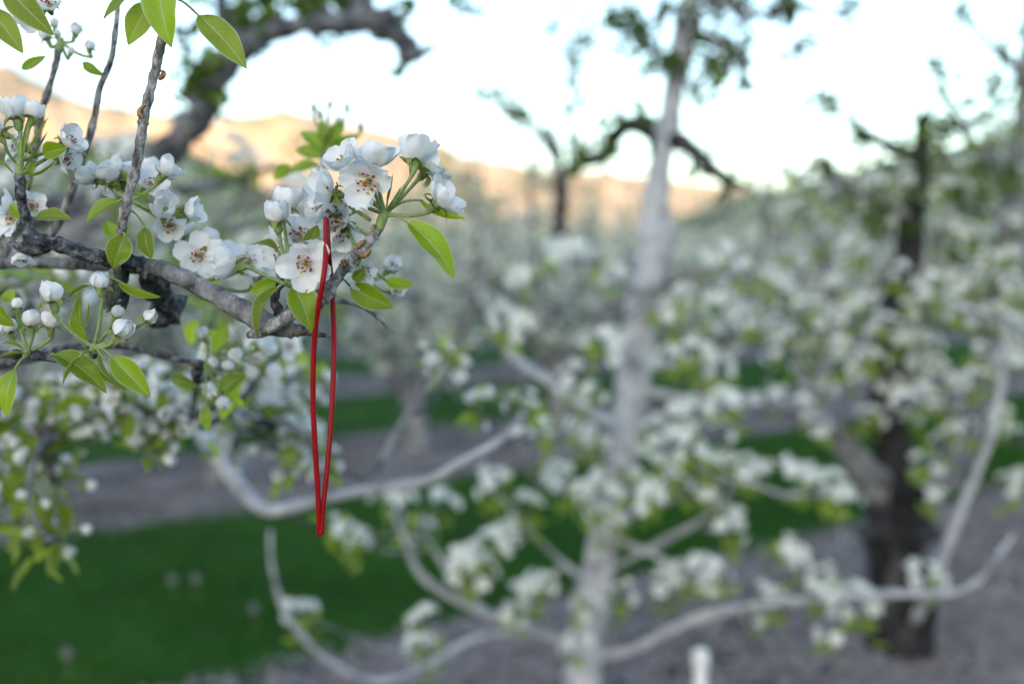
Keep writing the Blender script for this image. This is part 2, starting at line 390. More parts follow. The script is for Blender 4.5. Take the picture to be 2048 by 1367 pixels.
def leaf_geo(base, tip, nrm, W, fold=20, curl=0.15, wave=0.06, seed=0, nl=14, nw=8, rollin=0.0):
    ax = tip - base; L = ax.length; ax.normalize()
    nrm = (nrm - ax * nrm.dot(ax)).normalized(); lat = ax.cross(nrm)
    V, FS, UVs = [], [], []
    for i in range(nl + 1):
        t = i / nl
        wv = W * 0.5 * (math.sin(math.pi * t ** 0.80) ** 0.80) * (1 - 0.10 * t)
        if t > 0.9: wv = W * 0.5 * (math.sin(math.pi * 0.9 ** 0.80) ** 0.80) * 0.9 * (1 - (t - 0.9) / 0.1) ** 0.85
        wv = max(wv, W * 0.006)
        c = base + ax * (L * t) + nrm * (curl * L * math.sin(math.pi * t) * 0.5 - 0.12 * curl * L * t * t)
        f0 = R(fold) * (1 - 0.35 * t)
        for k in range(nw + 1):
            u = -1 + 2 * k / nw; au = abs(u)
            ang = f0 + rollin * au
            x = math.cos(ang) * wv * u; h = math.sin(ang) * wv * au
            h += wave * W * noise.noise((t * 4.2 + seed, u * 1.1, seed)) * au
            V.append(c + lat * x + nrm * h); UVs.append((k / nw, t))
    for i in range(nl):
        for k in range(nw):
            a = i * (nw + 1) + k; FS.append((a, a + 1, a + nw + 2, a + nw + 1))
    return V, FS, UVs
def leaf_w(tree, base, tip, nrm, W, hub=None, fold=20, curl=0.15, mat='leaf', rollin=0.0, wave=0.10):
    V, FS, uv = leaf_geo(base, tip, nrm, W, fold, curl, wave, U(0, 50), rollin=rollin)
    o = link('leaf', mesh('leaf', V, FS, uv=uv), M[mat], tree, base=tree.location)
    if hub is not None and (hub - base).length > 0.001:
        m = hub.lerp(base, 0.5) + Vector((0, 0, 0.12 * (hub - base).length))
        V, FS = tube_geo([(*hub, 0.0009), (*m, 0.0007), (*base, 0.0007), (*(base + (tip - base) * 0.12), 0.0004)], 6, 4)
        link('leaf_stalk', mesh('leaf_stalk', V, FS), M['stalk'], o)
    return o
def lf(tree, b, t, W, D, roll=0, dD=0.0, hub=None, fold=22, curl=0.15, mat='leaf', rollin=0.0):
    """b, t: base and tip pixels; W: width in pixels; roll: how far the blade is turned about its axis away from facing the viewer"""
    B, T = at(*b, D), at(*t, D + dD)
    ax = (T - B).normalized(); n = (-FW + UP * 0.25); n = (n - ax * n.dot(ax)).normalized()
    n = Matrix.Rotation(R(roll), 3, ax) @ n
    return leaf_w(tree, B, T, n, W * D / F, at(*hub) if hub else None, fold, curl, mat, rollin)
def rand_dir(up=0.3):
    while True:
        v = Vector((U(-1, 1), U(-1, 1), U(-1, 1)))
        if 0.05 < v.length < 1: break
    return (v.normalized() + Vector((0, 0, up))).normalized()
def spray(tree, x, y, D, nf, size=0.031, o=(0.3, 0.9), nl=3, up=0.5, rad=0.034, leafL=0.038, toward=0.25, mat='leaf'):
    """one spur's worth of bloom: flowers round a hub, leaves below"""
    hub = at(x, y, D)
    if D > .8: twig_to(tree, hub, .003, 'bark_dark')
    dirs = []
    for k in range(nf):
        for _ in range(12):
            d = rand_dir(up) - FW * toward; d.normalize()
            if all(d.dot(e) < 0.80 for e in dirs): break
        dirs.append(d)
        oo = U(*o); c = hub + d * rad * U(0.8, 1.15)
        flower_w(tree, c, d, size * U(0.9, 1.1) * (1 if oo > 0.3 else 0.85), oo, hub)
    for k in range(nl):
        d = rand_dir(0.0); d.z -= 0.15; d.normalize(); b = hub + d * 0.014; L = leafL * U(0.75, 1.2)
        leaf_w(tree, b, b + d * L, rand_dir(1.2), L * U(0.42, 0.55), hub, U(10, 35), U(0, 0.3), mat)
    return hub

# ---------------------------------------------------------------- near pear tree (trunk beyond the frame, its boughs reach in)
nb = sn(0.02, 2.72); TB = Vector((nb.x, nb.y, 0))
near = thing('pear_tree', 'nearest pear tree, grey twigs with sharp white blossoms carrying the red tie', 'tree', TB)
V, FS = tube_geo([(TB.x, TB.y, -0.1, 0.15), (TB.x + .01, TB.y, 0.3, 0.115), (TB.x, TB.y - .02, 0.8, 0.10), (TB.x - .03, TB.y, 1.15, 0.10), (TB.x - .05, TB.y + .05, 1.5, 0.075), (TB.x + 0.02, TB.y + .1, 1.9, 0.05)], 18, 6, 0.18, 14)
link('trunk', mesh('trunk', V, FS), M['bark_trunk'], near, base=TB)
fork = (TB.x - .02, TB.y - 0.01, 1.12)
def from_fork(*mids): return [(*fork, 0.034)] + list(mids)
L1 = [(-150, 552, 0.80, 40), (0, 528, 0.72, 22), (110, 527, 0.69, 23), (210, 529, 0.665, 26), (300, 534, 0.63, 34), (350, 548, 0.612, 36), (430, 590, 0.598, 38), (480, 618, 0.59, 44), (530, 645, 0.585, 46), (560, 656, 0.583, 34), (598, 660, 0.584, 24), (630, 667, 0.586, 12), (660, 672, 0.587, 9)]
limb(near, 'limb', [(*fork, 0.05), (-1.02, 1.65, 1.42, 0.036)] + pxpath(L1[:1] + L1[1:]), 'bark_smooth', 16, 10, 0.22, 140, knots=8, world=True)
# left spur with the dark knot, and what it carries
limb(near, 'twig', [(300, 540, 0.63, 34), (262, 524, 0.625, 34), (215, 518, 0.615, 30), (165, 505, 0.605, 26), (110, 487, 0.60, 30), (72, 484, 0.60, 44), (58, 455, 0.60, 26), (47, 415, 0.60, 20), (40, 372, 0.60, 20), (40, 345, 0.60, 17)], 'bark_dark', 14, 8, 0.4, 180, knots=7)
limb(near, 'twig', [(75, 486, 0.60, 30), (58, 496, 0.602, 34), (40, 492, 0.606, 18), (20, 486, 0.61, 9)], 'bark_dark', 12, 5, 0.4, 180)
# knobbly dark spurs hanging behind
limb(near, 'spur', [(250, 520, 0.64, 30), (238, 560, 0.645, 34), (226, 590, 0.65, 44), (240, 606, 0.655, 34), (232, 622, 0.66, 12)], 'bark_dark', 12, 6, 0.5, 190, knots=5)
limb(near, 'spur', [(290, 545, 0.66, 34), (320, 590, 0.69, 44), (335, 620, 0.71, 50), (320, 640, 0.72, 30), (300, 650, 0.72, 14)], 'bark_dark', 12, 6, 0.5, 190, knots=5)
# upright shoot
limb(near, 'shoot', [(226, 590, 0.645, 20), (229, 560, 0.63, 20), (236, 500, 0.605, 19), (247, 435, 0.592, 19), (262, 375, 0.586, 19), (276, 315, 0.582, 19), (284, 262, 0.580, 20), (288, 236, 0.580, 19), (298, 190, 0.580, 19), (308, 150, 0.580, 18), (317, 110, 0.580, 20), (324, 75, 0.580, 20), (326, 52, 0.58, 15), (322, 20, 0.582, 12), (318, -20, 0.585, 10)], 'bark_young', 14, 8, 0.22, 240, knots=14)
limb(near, 'shoot', [(236, -20, 0.66, 8), (233, 45, 0.66, 10), (222, 120, 0.66, 11), (199, 178, 0.66, 13), (190, 230, 0.665, 13), (178, 275, 0.67, 15), (160, 330, 0.68, 17), (120, 440, 0.70, 18), (60, 520, 0.72, 20)], 'bark_young', 10, 6, 0.2, 240, knots=5)
limb(near, 'shoot', [(118, 92, 0.70, 14), (112, 125, 0.70, 13), (103, 160, 0.70, 11), (92, 195, 0.705, 15), (82, 225, 0.71, 14), (70, 300, 0.72, 16), (40, 420, 0.73, 18), (0, 527, 0.73, 20)], 'bark_young', 10, 6, 0.2, 240, knots=5)
# dark bud scales on the upright shoot
for pts in ([(283, 236, .578, 9), (279, 229, .577, 10), (279, 220, .577, 8), (286, 213, .577, 6), (293, 210, .577, 3)], [(318, 158, .577, 8), (325, 152, .576, 11), (327, 145, .576, 9), (322, 142, .576, 5)]):
    V, FS = tube_geo(pxpath(pts), 8, 4, 0.2, 300); link('bud_scale', mesh('bud_scale', V, FS), M['budscale'], near, base=TB)
# bloom-bearing twig that holds the tie
limb(near, 'twig', [(495, 671, 0.576, 12), (522, 662, 0.574, 26), (552, 648, 0.572, 27), (583, 627, 0.574, 25), (618, 608, 0.578, 26), (643, 594, 0.581, 30), (655, 581, 0.582, 31), (664, 570, 0.582, 25), (689, 536, 0.582, 20), (704, 519, 0.582, 19), (718, 505, 0.581, 22), (730, 492, 0.581, 20), (743, 477, 0.58, 17), (753, 464, 0.58, 19), (759, 455, 0.58, 17)], 'bark_young', 16, 10, 0.24, 260, knots=16)
for pts in ([(722, 512, .575, 8), (733, 508, .573, 12), (740, 500, .573, 9)], [(690, 530, .576, 6), (684, 522, .575, 8), (690, 517, .575, 4)], [(744, 462, .576, 6), (746, 452, .576, 7), (752, 449, .576, 3)], [(716, 496, .576, 8), (722, 486, .575, 10), (732, 482, .575, 5)]):
    V, FS = tube_geo(pxpath(pts), 8, 4, 0.2, 300); link('bud_scale', mesh('bud_scale', V, FS), M['budscale'], near, base=TB)
limb(near, 'twig', [(540, 650, 0.59, 22), (556, 628, 0.59, 19), (549, 600, 0.588, 16), (557, 575, 0.586, 15), (570, 556, 0.584, 14), (572, 548, 0.584, 10)], 'bark_dark', 12, 6, 0.35, 240, knots=6)
limb(near, 'twig', [(600, 640, 0.62, 10), (660, 604, 0.64, 10), (705, 606, 0.65, 10), (735, 618, 0.65, 9), (757, 636, 0.65, 8), (774, 654, 0.65, 5)], 'bark_young', 8, 6, 0.2, 240, knots=4)
limb(near, 'twig', [(-170, 690, 0.62, 20), (-60, 706, 0.60, 16), (20, 708, 0.59, 15), (60, 708, 0.585, 17), (85, 712, 0.584, 19), (110, 716, 0.584, 17), (150, 720, 0.584, 12), (185, 712, 0.582, 13), (187, 704, 0.58, 12)], 'bark_dark', 12, 8, 0.3, 240, knots=9)
limb(near, 'twig', [(-200, 900, 0.95, 36), (-60, 760, 0.80, 24), (120, 700, 0.76, 18), (240, 690, 0.75, 15), (330, 712, 0.74, 12), (400, 728, 0.74, 10)], 'bark_dark', 10, 6, 0.3, 160, knots=6)

# green ends of the spurs
for pts in ([(757, 459, .58, 19), (762, 445, .58, 21), (767, 432, .58, 20), (772, 420, .58, 14)], [(40, 350, .60, 20), (40, 325, .60, 15), (43, 305, .60, 10)], [(52, 712, .583, 16), (55, 700, .582, 15), (58, 690, .582, 9)], [(186, 706, .58, 16), (187, 695, .58, 14), (190, 685, .58, 8)], [(572, 552, .584, 12), (576, 566, .583, 13), (583, 574, .582, 9)], [(118, 100, .70, 18), (120, 88, .70, 14), (124, 76, .70, 8)]):
    V, FS = tube_geo(pxpath(pts), 10, 4, 0.15, 300); link('spur_tip', mesh('spur_tip', V, FS), M['stalk'], near, base=TB)

HA = (769, 426, .58)
fl(near, 684, 316, .585, (-.40, .62, .40), 118, .58, HA)
fl(near, 752, 308, .592, (.10, .80, .10), 134, .55, HA)
fl(near, 728, 366, .566, (-.25, -.30, .85), 130, .66, HA)
fl(near, 640, 378, .578, (-.80, .20, .42), 126, .60, (768, 428, .58)); fl(near, 626, 408, .594, (-.70, -.25, .35), 104, .6, (740, 440, .59))
fl(near, 835, 304, .578, (.10, .72, -.42), 122, .62, HA)
fl(near, 868, 328, .590, (.62, .60, .05), 112, .5, HA)
fl(near, 894, 390, .576, (.66, .52, .20), 128, .52, (775, 428, .58))
fl(near, 660, 428, .600, (-.35, .1, .65), 124, .72, (740, 470, .588))
fl(near, 684, 468, .604, (.05, -.45, .45), 108, .55, (715, 505, .59))
fl(near, 722, 492, .615, (.3, .5, .2), 92, .45, (705, 525, .59))
fl(near, 728, 548, .622, (.3, -.2, .4), 84, .55, (690, 535, .59))
lf(near, (814, 444), (911, 556), 66, .576, -24, .004, (771, 432, .58), 26, .22)
lf(near, (838, 400), (932, 438), 36, .582, 40, .0, (772, 426, .58), 48, .10, rollin=.35)
for b, t, wd, dd, rl in (((770, 420), (786, 346), 18, .575, 20), ((766, 420), (748, 384), 16, .574, -20), ((772, 418), (803, 372), 16, .577, 35), ((774, 420), (778, 378), 16, .572, 0), ((764, 424), (738, 404), 12, .575, -10)):
    lf(near, b, t, wd, dd, rl, .0, None, 60, .1, 'leaf_olive', .5)
HB = (578, 570, .582)
fl(near, 612, 526, .566, (.10, -.10, 1.0), 112, .84, HB)
fl(near, 452, 528, .574, (-.93, .14, .12), 104, .62, (570, 568, .58))
fl(near, 551, 424, .578, (-.10, .95, .22), 92, .22, HB)
fl(near, 572, 398, .596, (.05, .9, -.1), 92, .3, (585, 540, .59))
fl(near, 600, 462, .602, (.1, .55, .4), 112, .7, (590, 550, .595))
fl(near, 556, 506, .606, (-.4, .1, .5), 96, .7, (585, 560, .595))
fl(near, 575, 470, .612, (-.4, .4, .4), 90, .55, (590, 555, .6))
lf(near, (558, 503), (494, 488), 48, .590, 55, .0, (580, 560, .59), 15, .25, 'leaf_olive')
lf(near, (612, 496), (636, 450), 36, .600, 30, .0, (590, 545, .595), 20, .2, 'leaf_olive')
lf(near, (556, 562), (499, 584), 42, .585, -35, .0, (574, 570, .582), 30, .2)
lf(near, (556, 574), (512, 670), 44, .574, 32, -.004, (574, 570, .58), 40, .25, 'leaf', .2)
lf(near, (588, 574), (624, 663), 70, .570, -18, -.004, (580, 570, .58), 28, .30)
lf(near, (700, 572), (787, 616), 54, .625, 20, .0, (668, 570, .59), 18, .25)
lf(near, (770, 560), (828, 570), 28, .66, 30, .0, (700, 540, .62), 22, .2)
lf(near, (706, 560), (730, 538), 30, .61, 30, .0, None, 30, .2)
# cluster on the far left spur
HC = (42, 318, .60)
fl(near, 30, 216, .603, (-.15, .95, .1), 92, .30, HC); fl(near, 68, 220, .606, (.2, .9, -.1), 74, .25, HC)
fl(near, 144, 278, .603, (.75, .35, .15), 92, .5, HC); fl(near, 138, 320, .610, (.8, -.3, .2), 84, .5, (48, 345, .60))
fl(near, 30, 284, .625, (-.5, .4, .5), 84, .6, HC); fl(near, 66, 408, .63, (.3, .2, .4), 84, .5, (55, 440, .605)); fl(near, 28, 440, .64, (-.3, .2, .6), 90, .8, (60, 470, .61)); fl(near, 45, 520, .625, (.0, -.9, .2), 76, .5, (70, 492, .605)); fl(near, 8, 405, .64, (-.5, .3, .4), 80, .6, (50, 450, .61))
fl(near, -12, 258, .61, (-.8, .4, .1), 90, .5, HC)
for b, t, wd, rl in (((44, 318), (58, 232), 18, 20), ((48, 318), (98, 232), 20, 30), ((50, 330), (96, 262), 18, 40), ((36, 330), (10, 262), 16, -30), ((52, 350), (112, 322), 20, 60), ((30, 350), (-10, 320), 18, 20)):
    lf(near, b, t, wd, .598, rl, .0, None, 55, .25, 'leaf_olive', .5)
lf(near, (86, 305), (134, 296), 46, .596, 25, .0, (46, 338, .6), 40, .2)
lf(near, (70, 436), (142, 438), 46, .612, -30, .0, (52, 440, .605), 15, .2, 'leaf_olive'); lf(near, (50, 440), (20, 408), 34, .612, 20, .0, None, 25, .2); lf(near, (62, 360), (44, 402), 26, .61, 20, .0, None, 30, .2); lf(near, (62, 350), (70, 320), 18, .60, 10, .0, None, 40, .2)
# group behind the upright shoot
HD = (262, 400, .62)
for x, y, D, fc, sz, o in ((215, 338, .625, (-.3, .75, .35), 112, .55), (178, 348, .63, (-.8, .5, .1), 92, .5), (250, 338, .635, (.2, .8, .2), 96, .55), (340, 336, .625, (.55, .65, .1), 88, .45), (300, 362, .64, (.2, .5, .6), 92, .6), (330, 410, .612, (.25, .2, .8), 92, .30), (388, 422, .628, (.75, .15, .2), 86, .35), (300, 350, .66, (.1, .8, .2), 70, .1), (338, 452, .64, (.2, -.2, .7), 84, .6), (230, 372, .65, (-.4, .2, .5), 80, .5)):
    fl(near, x, y, D, fc, sz, o, HD)
fl(near, 397, 510, .640, (.12, -.05, 1.0), 94, .95, (352, 500, .655)); fl(near, 418, 470, .66, (.4, .5, .1), 70, .2, (352, 490, .655)); fl(near, 365, 455, .66, (.1, .7, .2), 76, .4, (352, 490, .655))
fl(near, 440, 500, .68, (.3, .5, .3), 90, .6, (355, 510, .66)); fl(near, 300, 330, .67, (0, .8, .2), 70, .2, HD); fl(near, 500, 520, .68, (.3, .2, .6), 90, .7, (420, 560, .66)); fl(near, 520, 555, .69, (.2, .3, .5), 80, .5, (440, 575, .66)); fl(near, 575, 455, .68, (0, .3, .6), 84, .7, (560, 540, .64)); fl(near, 785, 528, .70, (.3, .4, .4), 66, .5, (740, 560, .69)); fl(near, 795, 578, .72, (.3, .1, .5), 56, .5, (745, 570, .70))
lf(near, (238, 402), (172, 444), 42, .600, 20, .0, (258, 395, .60), 30, .15); lf(near, (250, 470), (226, 536), 56, .592, -20, .0, (240, 466, .598), 22, .2); lf(near, (290, 455), (302, 518), 44, .612, 15, .0, (262, 420, .61), 15, .2, 'leaf_olive'); lf(near, (225, 475), (212, 440), 30, .66, 20, .0, None, 25, .2)
lf(near, (262, 372), (238, 338), 24, .60, 20, .0, None, 50, .2, 'leaf_olive', .4); lf(near, (266, 385), (300, 392), 20, .60, 20, .0, None, 50, .2, 'leaf_olive', .4)
# lower left spurs with fat buds
HE = (55, 702, .582); HF = (188, 694, .58)
fl(near, 62, 634, .578, (.05, .95, .2), 76, .06, HE); fl(near, 33, 606, .585, (-.05, .95, .1), 46, .0, HE); fl(near, 14, 652, .60, (-.3, .8, .1), 62, .0, HE)
fl(near, 102, 638, .580, (.15, .85, .3), 74, .08, (64, 700, .582)); fl(near, 102, 582, .570, (-.15, .95, .15), 92, .10, HF)
fl(near, 201, 558, .571, (.0, .98, .2), 78, .05, HF); fl(near, 246, 656, .570, (.62, .70, .3), 80, .12, HF); fl(near, 303, 631, .578, (.75, .55, .1), 60, .06, HF); fl(near, 237, 622, .590, (.45, .85, .1), 52, .06, HF)
lf(near, (237, 562), (320, 594), 36, .578, 35, .004, (205, 556, .577), 45, .12, 'leaf', .25)
lf(near, (180, 570), (137, 594), 22, .578, 20, .0, (200, 560, .576), 60, .1, 'leaf_olive', .5)
lf(near, (178, 690), (160, 592), 50, .586, -30, .0, (187, 700, .58), 35, .2); lf(near, (165, 660), (178, 606), 22, .577, 40, .0, None, 60, .2, 'leaf_olive', .5)
lf(near, (108, 708), (214, 784), 62, .580, -35, .0, (100, 712, .583), 28, .25, 'leaf'); lf(near, (160, 712), (124, 772), 22, .566, 20, .0, (183, 704, .578), 65, .1, 'leaf_olive', .6)
lf(near, (200, 706), (250, 778), 36, .570, 40, .0, (188, 698, .578), 55, .25, 'leaf_olive', .5); lf(near, (224, 714), (300, 792), 56, .566, -8, .0, (190, 698, .578), 26, .22)
lf(near, (30, 738), (12, 834), 50, .574, 10, .0, (52, 712, .58), 18, .2); lf(near, (-10, 610), (30, 652), 44, .575, 30, .0, (-20, 640, .58), 20, .2); lf(near, (28, 600), (4, 588), 36, .60, 20, .0, (50, 660, .59), 20, .2); lf(near, (50, 700), (4, 684), 20, .575, 35, .0, None, 60, .2, 'leaf_olive', .5); lf(near, (52, 706), (-10, 718), 16, .577, 35, .0, None, 60, .1, 'leaf_olive', .5)
# leaves at the top
lf(near, (318, -50), (341, 94), 80, .568, 8, -.004, (322, 10, .58), 18, .20); lf(near, (300, 6), (256, 90), 56, .576, -18, .0, (320, 0, .582), 18, .2, 'leaf_olive'); lf(near, (316, -28), (206, 36), 62, .572, 25, -.006, (320, -10, .58), 24, .2, 'leaf_olive'); lf(near, (396, 30), (494, 137), 66, .576, -14, .0, (330, -6, .58), 14, .18, 'leaf_olive')
lf(near, (10, -30), (106, 70), 62, .585, 12, .0, (0, -40, .6), 14, .2, 'leaf_olive'); lf(near, (-20, 18), (46, 106), 54, .583, -8, .0, None, 14, .2, 'leaf_olive'); lf(near, (44, 138), (92, 112), 22, .66, 30, .0, None, 25, .2); lf(near, (166, 126), (206, 152), 22, .655, 20, .0, (206, 150, .66), 25, .15)
HT = (122, 84, .70)
for x, y, sz, o in ((153, 58, 48, .0), (178, 90, 44, .0), (143, 100, 36, .0), (90, 68, 52, .03), (108, 44, 36, .0), (116, 66, 28, 0)):
    fl(near, x, y, .70, (U(-.4, .4), .8, .1), sz, o, HT)
fl(near, 95, 0, .61, (.1, .3, .5), 80, .6, (60, -30, .62)); fl(near, 60, 40, .64, (.1, -.3, .5), 70, .6, (50, -20, .62))
# leafy shoot behind the sharp cluster
limb(near, 'shoot', [(560, 655, 0.60, 16), (640, 470, 0.74, 14), (650, 380, 0.85, 14), (646, 320, 0.88, 13), (652, 285, 0.88, 11)], 'bark_young', 8, 6, 0.2, 200)
for b, t, wd in (((650, 300), (600, 262), 34), ((650, 290), (644, 236), 26), ((655, 290), (690, 240), 34), ((648, 310), (590, 300), 34), ((660, 300), (720, 270), 32), ((640, 330), (575, 345), 30), ((650, 300), (668, 248), 26), ((650, 320), (700, 300), 30), ((582, 332), (548, 358), 34)):
    lf(near, b, t, wd, .88, U(-30, 30), .0, None, 25, .2)
for x, y in ((628, 212), (660, 206), (694, 212), (676, 238), (722, 250), (640, 225)):
    fl(near, x, y, .88, (U(-.3, .3), .9, .1), 30, .0, (652, 286, .88))
# single buds and leaves hanging from the lower twig
for x, y, s in ((402, 664, 40), (445, 806, 44), (425, 722, 30), (470, 708, 40), (455, 730, 36)):
    fl(near, x, y, .74, (U(-.3, .5), U(-.8, .8), .2), s * 1.4, .05, (410, 735, .74))
lf(near, (342, 752), (396, 772), 30, .74, 20, 0, (405, 730, .74), 20, .2); lf(near, (440, 785), (492, 748), 46, .74, -10, 0, (412, 735, .74), 15, .2); lf(near, (412, 810), (416, 862), 28, .72, 5, 0, (412, 735, .73), 15, .2); lf(near, (430, 705), (456, 648), 34, .76, 10, 0, (412, 735, .74), 20, .2); lf(near, (395, 640), (380, 690), 40, .80, 10, 0, None, 20, .2); lf(near, (465, 800), (490, 812), 22, .74, 0, 0, (440, 806, .74), 20, .2)
# lower boughs
limb(near, 'limb', from_fork((-0.98, 2.2, 1.33, 0.026), *pxpath([(330, 800, 2.0, 34), (420, 890, 1.85, 32), (470, 960, 1.78, 32), (535, 1020, 1.72, 26), (640, 1000, 1.68, 22), (740, 978, 1.65, 21), (850, 962, 1.62, 20), (930, 920, 1.60, 17), (1000, 880, 1.60, 15), (1040, 840, 1.6, 9)])), 'bark_pale', 12, 6, 0.2, 40, 6, True)
limb(near, 'limb', from_fork((-1.05, 1.85, 1.27, 0.03), *pxpath([(100, 860, 1.5, 30), (250, 820, 1.2, 24), (340, 830, 1.05, 18), (400, 850, 1.0, 12)])), 'bark_mid', 10, 6, 0.2, 60, 4, True)
limb(near, 'twig', pxpath([(150, 850, 1.42, 20), (90, 880, 1.15, 16), (60, 960, 1.02, 12), (70, 1040, 1.0, 9), (100, 1080, 1.0, 6)]), 'bark_mid', 8, 5, 0.2, 60, 4, True)
limb(near, 'twig', pxpath([(420, 890, 1.85, 20), (500, 860, 1.5, 16), (560, 840, 1.28, 12), (620, 880, 1.26, 10), (640, 930, 1.33, 7)]), 'bark_mid', 8, 5, 0.2, 60, 4, True)
limb(near, 'twig', pxpath([(740, 978, 1.65, 14), (800, 850, 1.6, 10), (860, 770, 1.52, 8), (890, 730, 1.5, 6)]), 'bark_pale', 8, 5, 0.2, 60, 4, True)
# soft sprays further along the near tree's boughs
for x, y, D, nf, o, nl in ((480, 715, .84, 5, (.3, .8), 2), (560, 700, .90, 5, (.4, .9), 1), (500, 690, .95, 5, (.4, .9), 1), (190, 830, 1.0, 7, (.3, .9), 2), (120, 815, 1.05, 6, (.3, .9), 3), (300, 770, 1.05, 7, (.4, .9), 1), (390, 800, 1.1, 6, (.4, .9), 2), (420, 760, 1.15, 6, (.4, .9), 1), (90, 1090, 1.05, 2, (.1, .3), 4), (20, 1000, 1.05, 4, (.1, .4), 5), (540, 870, 1.3, 6, (.3, .9), 2), (610, 830, 1.3, 7, (.3, .9), 1), (450, 900, 1.3, 5, (.4, .9), 2), (410, 735, .74, 0, (.1, .3), 0), (210, 790, .95, 7, (.4, .9), 2), (270, 800, .92, 7, (.4, .9), 1), (150, 780, .98, 6, (.4, .9), 2), (330, 810, .98, 7, (.4, .9), 2), (240, 850, 1.0, 6, (.1, .6), 2), (330, 870, .95, 8, (.05, .6), 3), (290, 905, .95, 4, (.0, .3), 3), (370, 860, .98, 5, (.1, .7), 3), (90, 850, 1.05, 6, (.0, .5), 4), (40, 830, 1.05, 5, (.1, .5), 4), (160, 870, 1.08, 5, (.0, .3), 5), (60, 960, 1.0, 4, (.0, .3), 7), (30, 1050, 1.0, 3, (.0, .4), 7), (100, 1060, 1.0, 2, (.0, .4), 6), (110, 980, 1.0, 4, (.0, .4), 6), (5, 930, 1.02, 4, (.0, .3), 4), (560, 830, 1.25, 7, (.3, .9), 3), (600, 880, 1.25, 7, (.3, .9), 2), (520, 800, 1.25, 6, (.3, .9), 3), (620, 770, 1.3, 6, (.3, .9), 3), (640, 930, 1.35, 5, (.3, .9), 4), (580, 930, 1.3, 4, (.3, .9), 4), (470, 860, 1.2, 5, (.3, .9), 3), (430, 620, .9, 3, (.3, .9), 6), (60, 560, .9, 5, (.4, .9), 4), (120, 560, 1.0, 5, (.4, .9), 3), (880, 720, 1.5, 6, (.4, .9), 4), (905, 745, 1.5, 4, (.2, .9), 3), (960, 815, 1.55, 5, (.2, .8), 3), (1045, 812, 1.6, 4, (.2, .9), 4), (1075, 850, 1.6, 2, (.2, .4), 2), (660, 1040, 1.6, 1, (.2, .4), 5)):
    if nf:
        if D > .88: spray(near, x, y, D * 1.12, nf + 1, .029, (o[0] * .8, o[1] * .85), nl + 1, toward=.0, leafL=.040 if y > 940 else .038)
        else: spray(near, x, y, D, nf, .03, o, nl, toward=.05)
# the dark arching bough against the sky
limb(near, 'limb', [(TB.x + .0, TB.y + .08, 1.80, 0.055)] + pxpath([(120, 420, 2.62, 50), (290, 330, 2.6, 46), (390, 240, 2.55, 50), (420, 170, 2.5, 54), (480, 95, 2.45, 50), (570, 58, 2.42, 42), (660, 48, 2.4, 44), (740, 42, 2.4, 50), (790, 70, 2.38, 46), (830, 108, 2.36, 34), (838, 122, 2.36, 14)]), 'bark_old', 14, 8, 0.6, 16, 18, True)
limb(near, 'limb', pxpath([(735, 40, 2.4, 44), (715, 5, 2.4, 40), (690, -40, 2.4, 34), (640, -110, 2.4, 26)]), 'bark_old', 12, 5, 0.4, 16, 4, True)
for a_, b_ in (((830, 108), (870, 90)), ((790, 70), (800, 30)), ((570, 58), (560, 15)), ((660, 48), (650, 8)), ((420, 170), (460, 150)), ((620, 52), (640, 90)), ((400, 220), (360, 190)), ((500, 85), (520, 120))):
    limb(near, 'spur', [(*a_, 2.4, 26), ((a_[0] + b_[0]) / 2 + U(-6, 6), (a_[1] + b_[1]) / 2, 2.38, 16), (*b_, 2.36, 6)], 'bark_old', 8, 4, .5, 30, 2)
limb(near, 'limb', pxpath([(480, 95, 2.45, 36), (450, 40, 2.5, 30), (440, -40, 2.5, 24)]), 'bark_old', 10, 5, 0.3, 14, 3, True)
TOPL = []
def leaf_clump(n, R_, ll, seed, mats):
    q = random.Random(seed); V, FS = [], []
    for k in range(n):
        d = Vector((q.gauss(0, 1), q.gauss(0, 1), q.gauss(0.3, 1))).normalized(); p = d * R_ * q.uniform(0.2, 1)
        a = Vector((q.gauss(0, 1), q.gauss(0, 1), q.gauss(-0.2, .8))).normalized(); b = a.cross(Vector((q.random(), q.random(), q.random()))).normalized(); c = a.cross(b)
        L = ll * q.uniform(0.7, 1.2); w = L * 0.26; i = len(V)
        V += [p, p + a * L * .35 + b * w + c * w * .4, p + a * L * .75 + b * w * .7 + c * w * .3, p + a * L, p + a * L * .75 - b * w * .7 + c * w * .3, p + a * L * .35 - b * w + c * w * .4, p + a * L * .5]
        FS += [(i, i + 1, i + 6), (i + 1, i + 2, i + 6), (i + 2, i + 3, i + 6), (i + 3, i + 4, i + 6), (i + 4, i + 5, i + 6), (i + 5, i, i + 6)]
    me = mesh('leaf_tuft', V, FS)
    for m in mats: me.materials.append(m)
    return me
def low_flower(V, FS, c, face, L, q, o=0.7):
    m = frame(face, q.uniform(0, 6.28)); z = face
    ph = R(88 - 45 * (1 - o))
    for k in range(5):
        i = len(V); a = 2 * math.pi * k / 5
        for (r, w, up) in ((0.05, 0.0, 0), (0.55, 0.42, 0.12), (0.55, -0.42, 0.12), (1.0, 0.30, 0.22), (1.0, -0.30, 0.22)):
            rr = r * math.sin(ph); zz = r * math.cos(ph) + up * r
            p = Vector((rr * math.cos(a) - w * math.sin(a), rr * math.sin(a) + w * math.cos(a), zz)) * L
            V.append(c + m.to_3x3() @ p)
        FS += [(i, i + 1, i + 2), (i + 1, i + 3, i + 4, i + 2)]
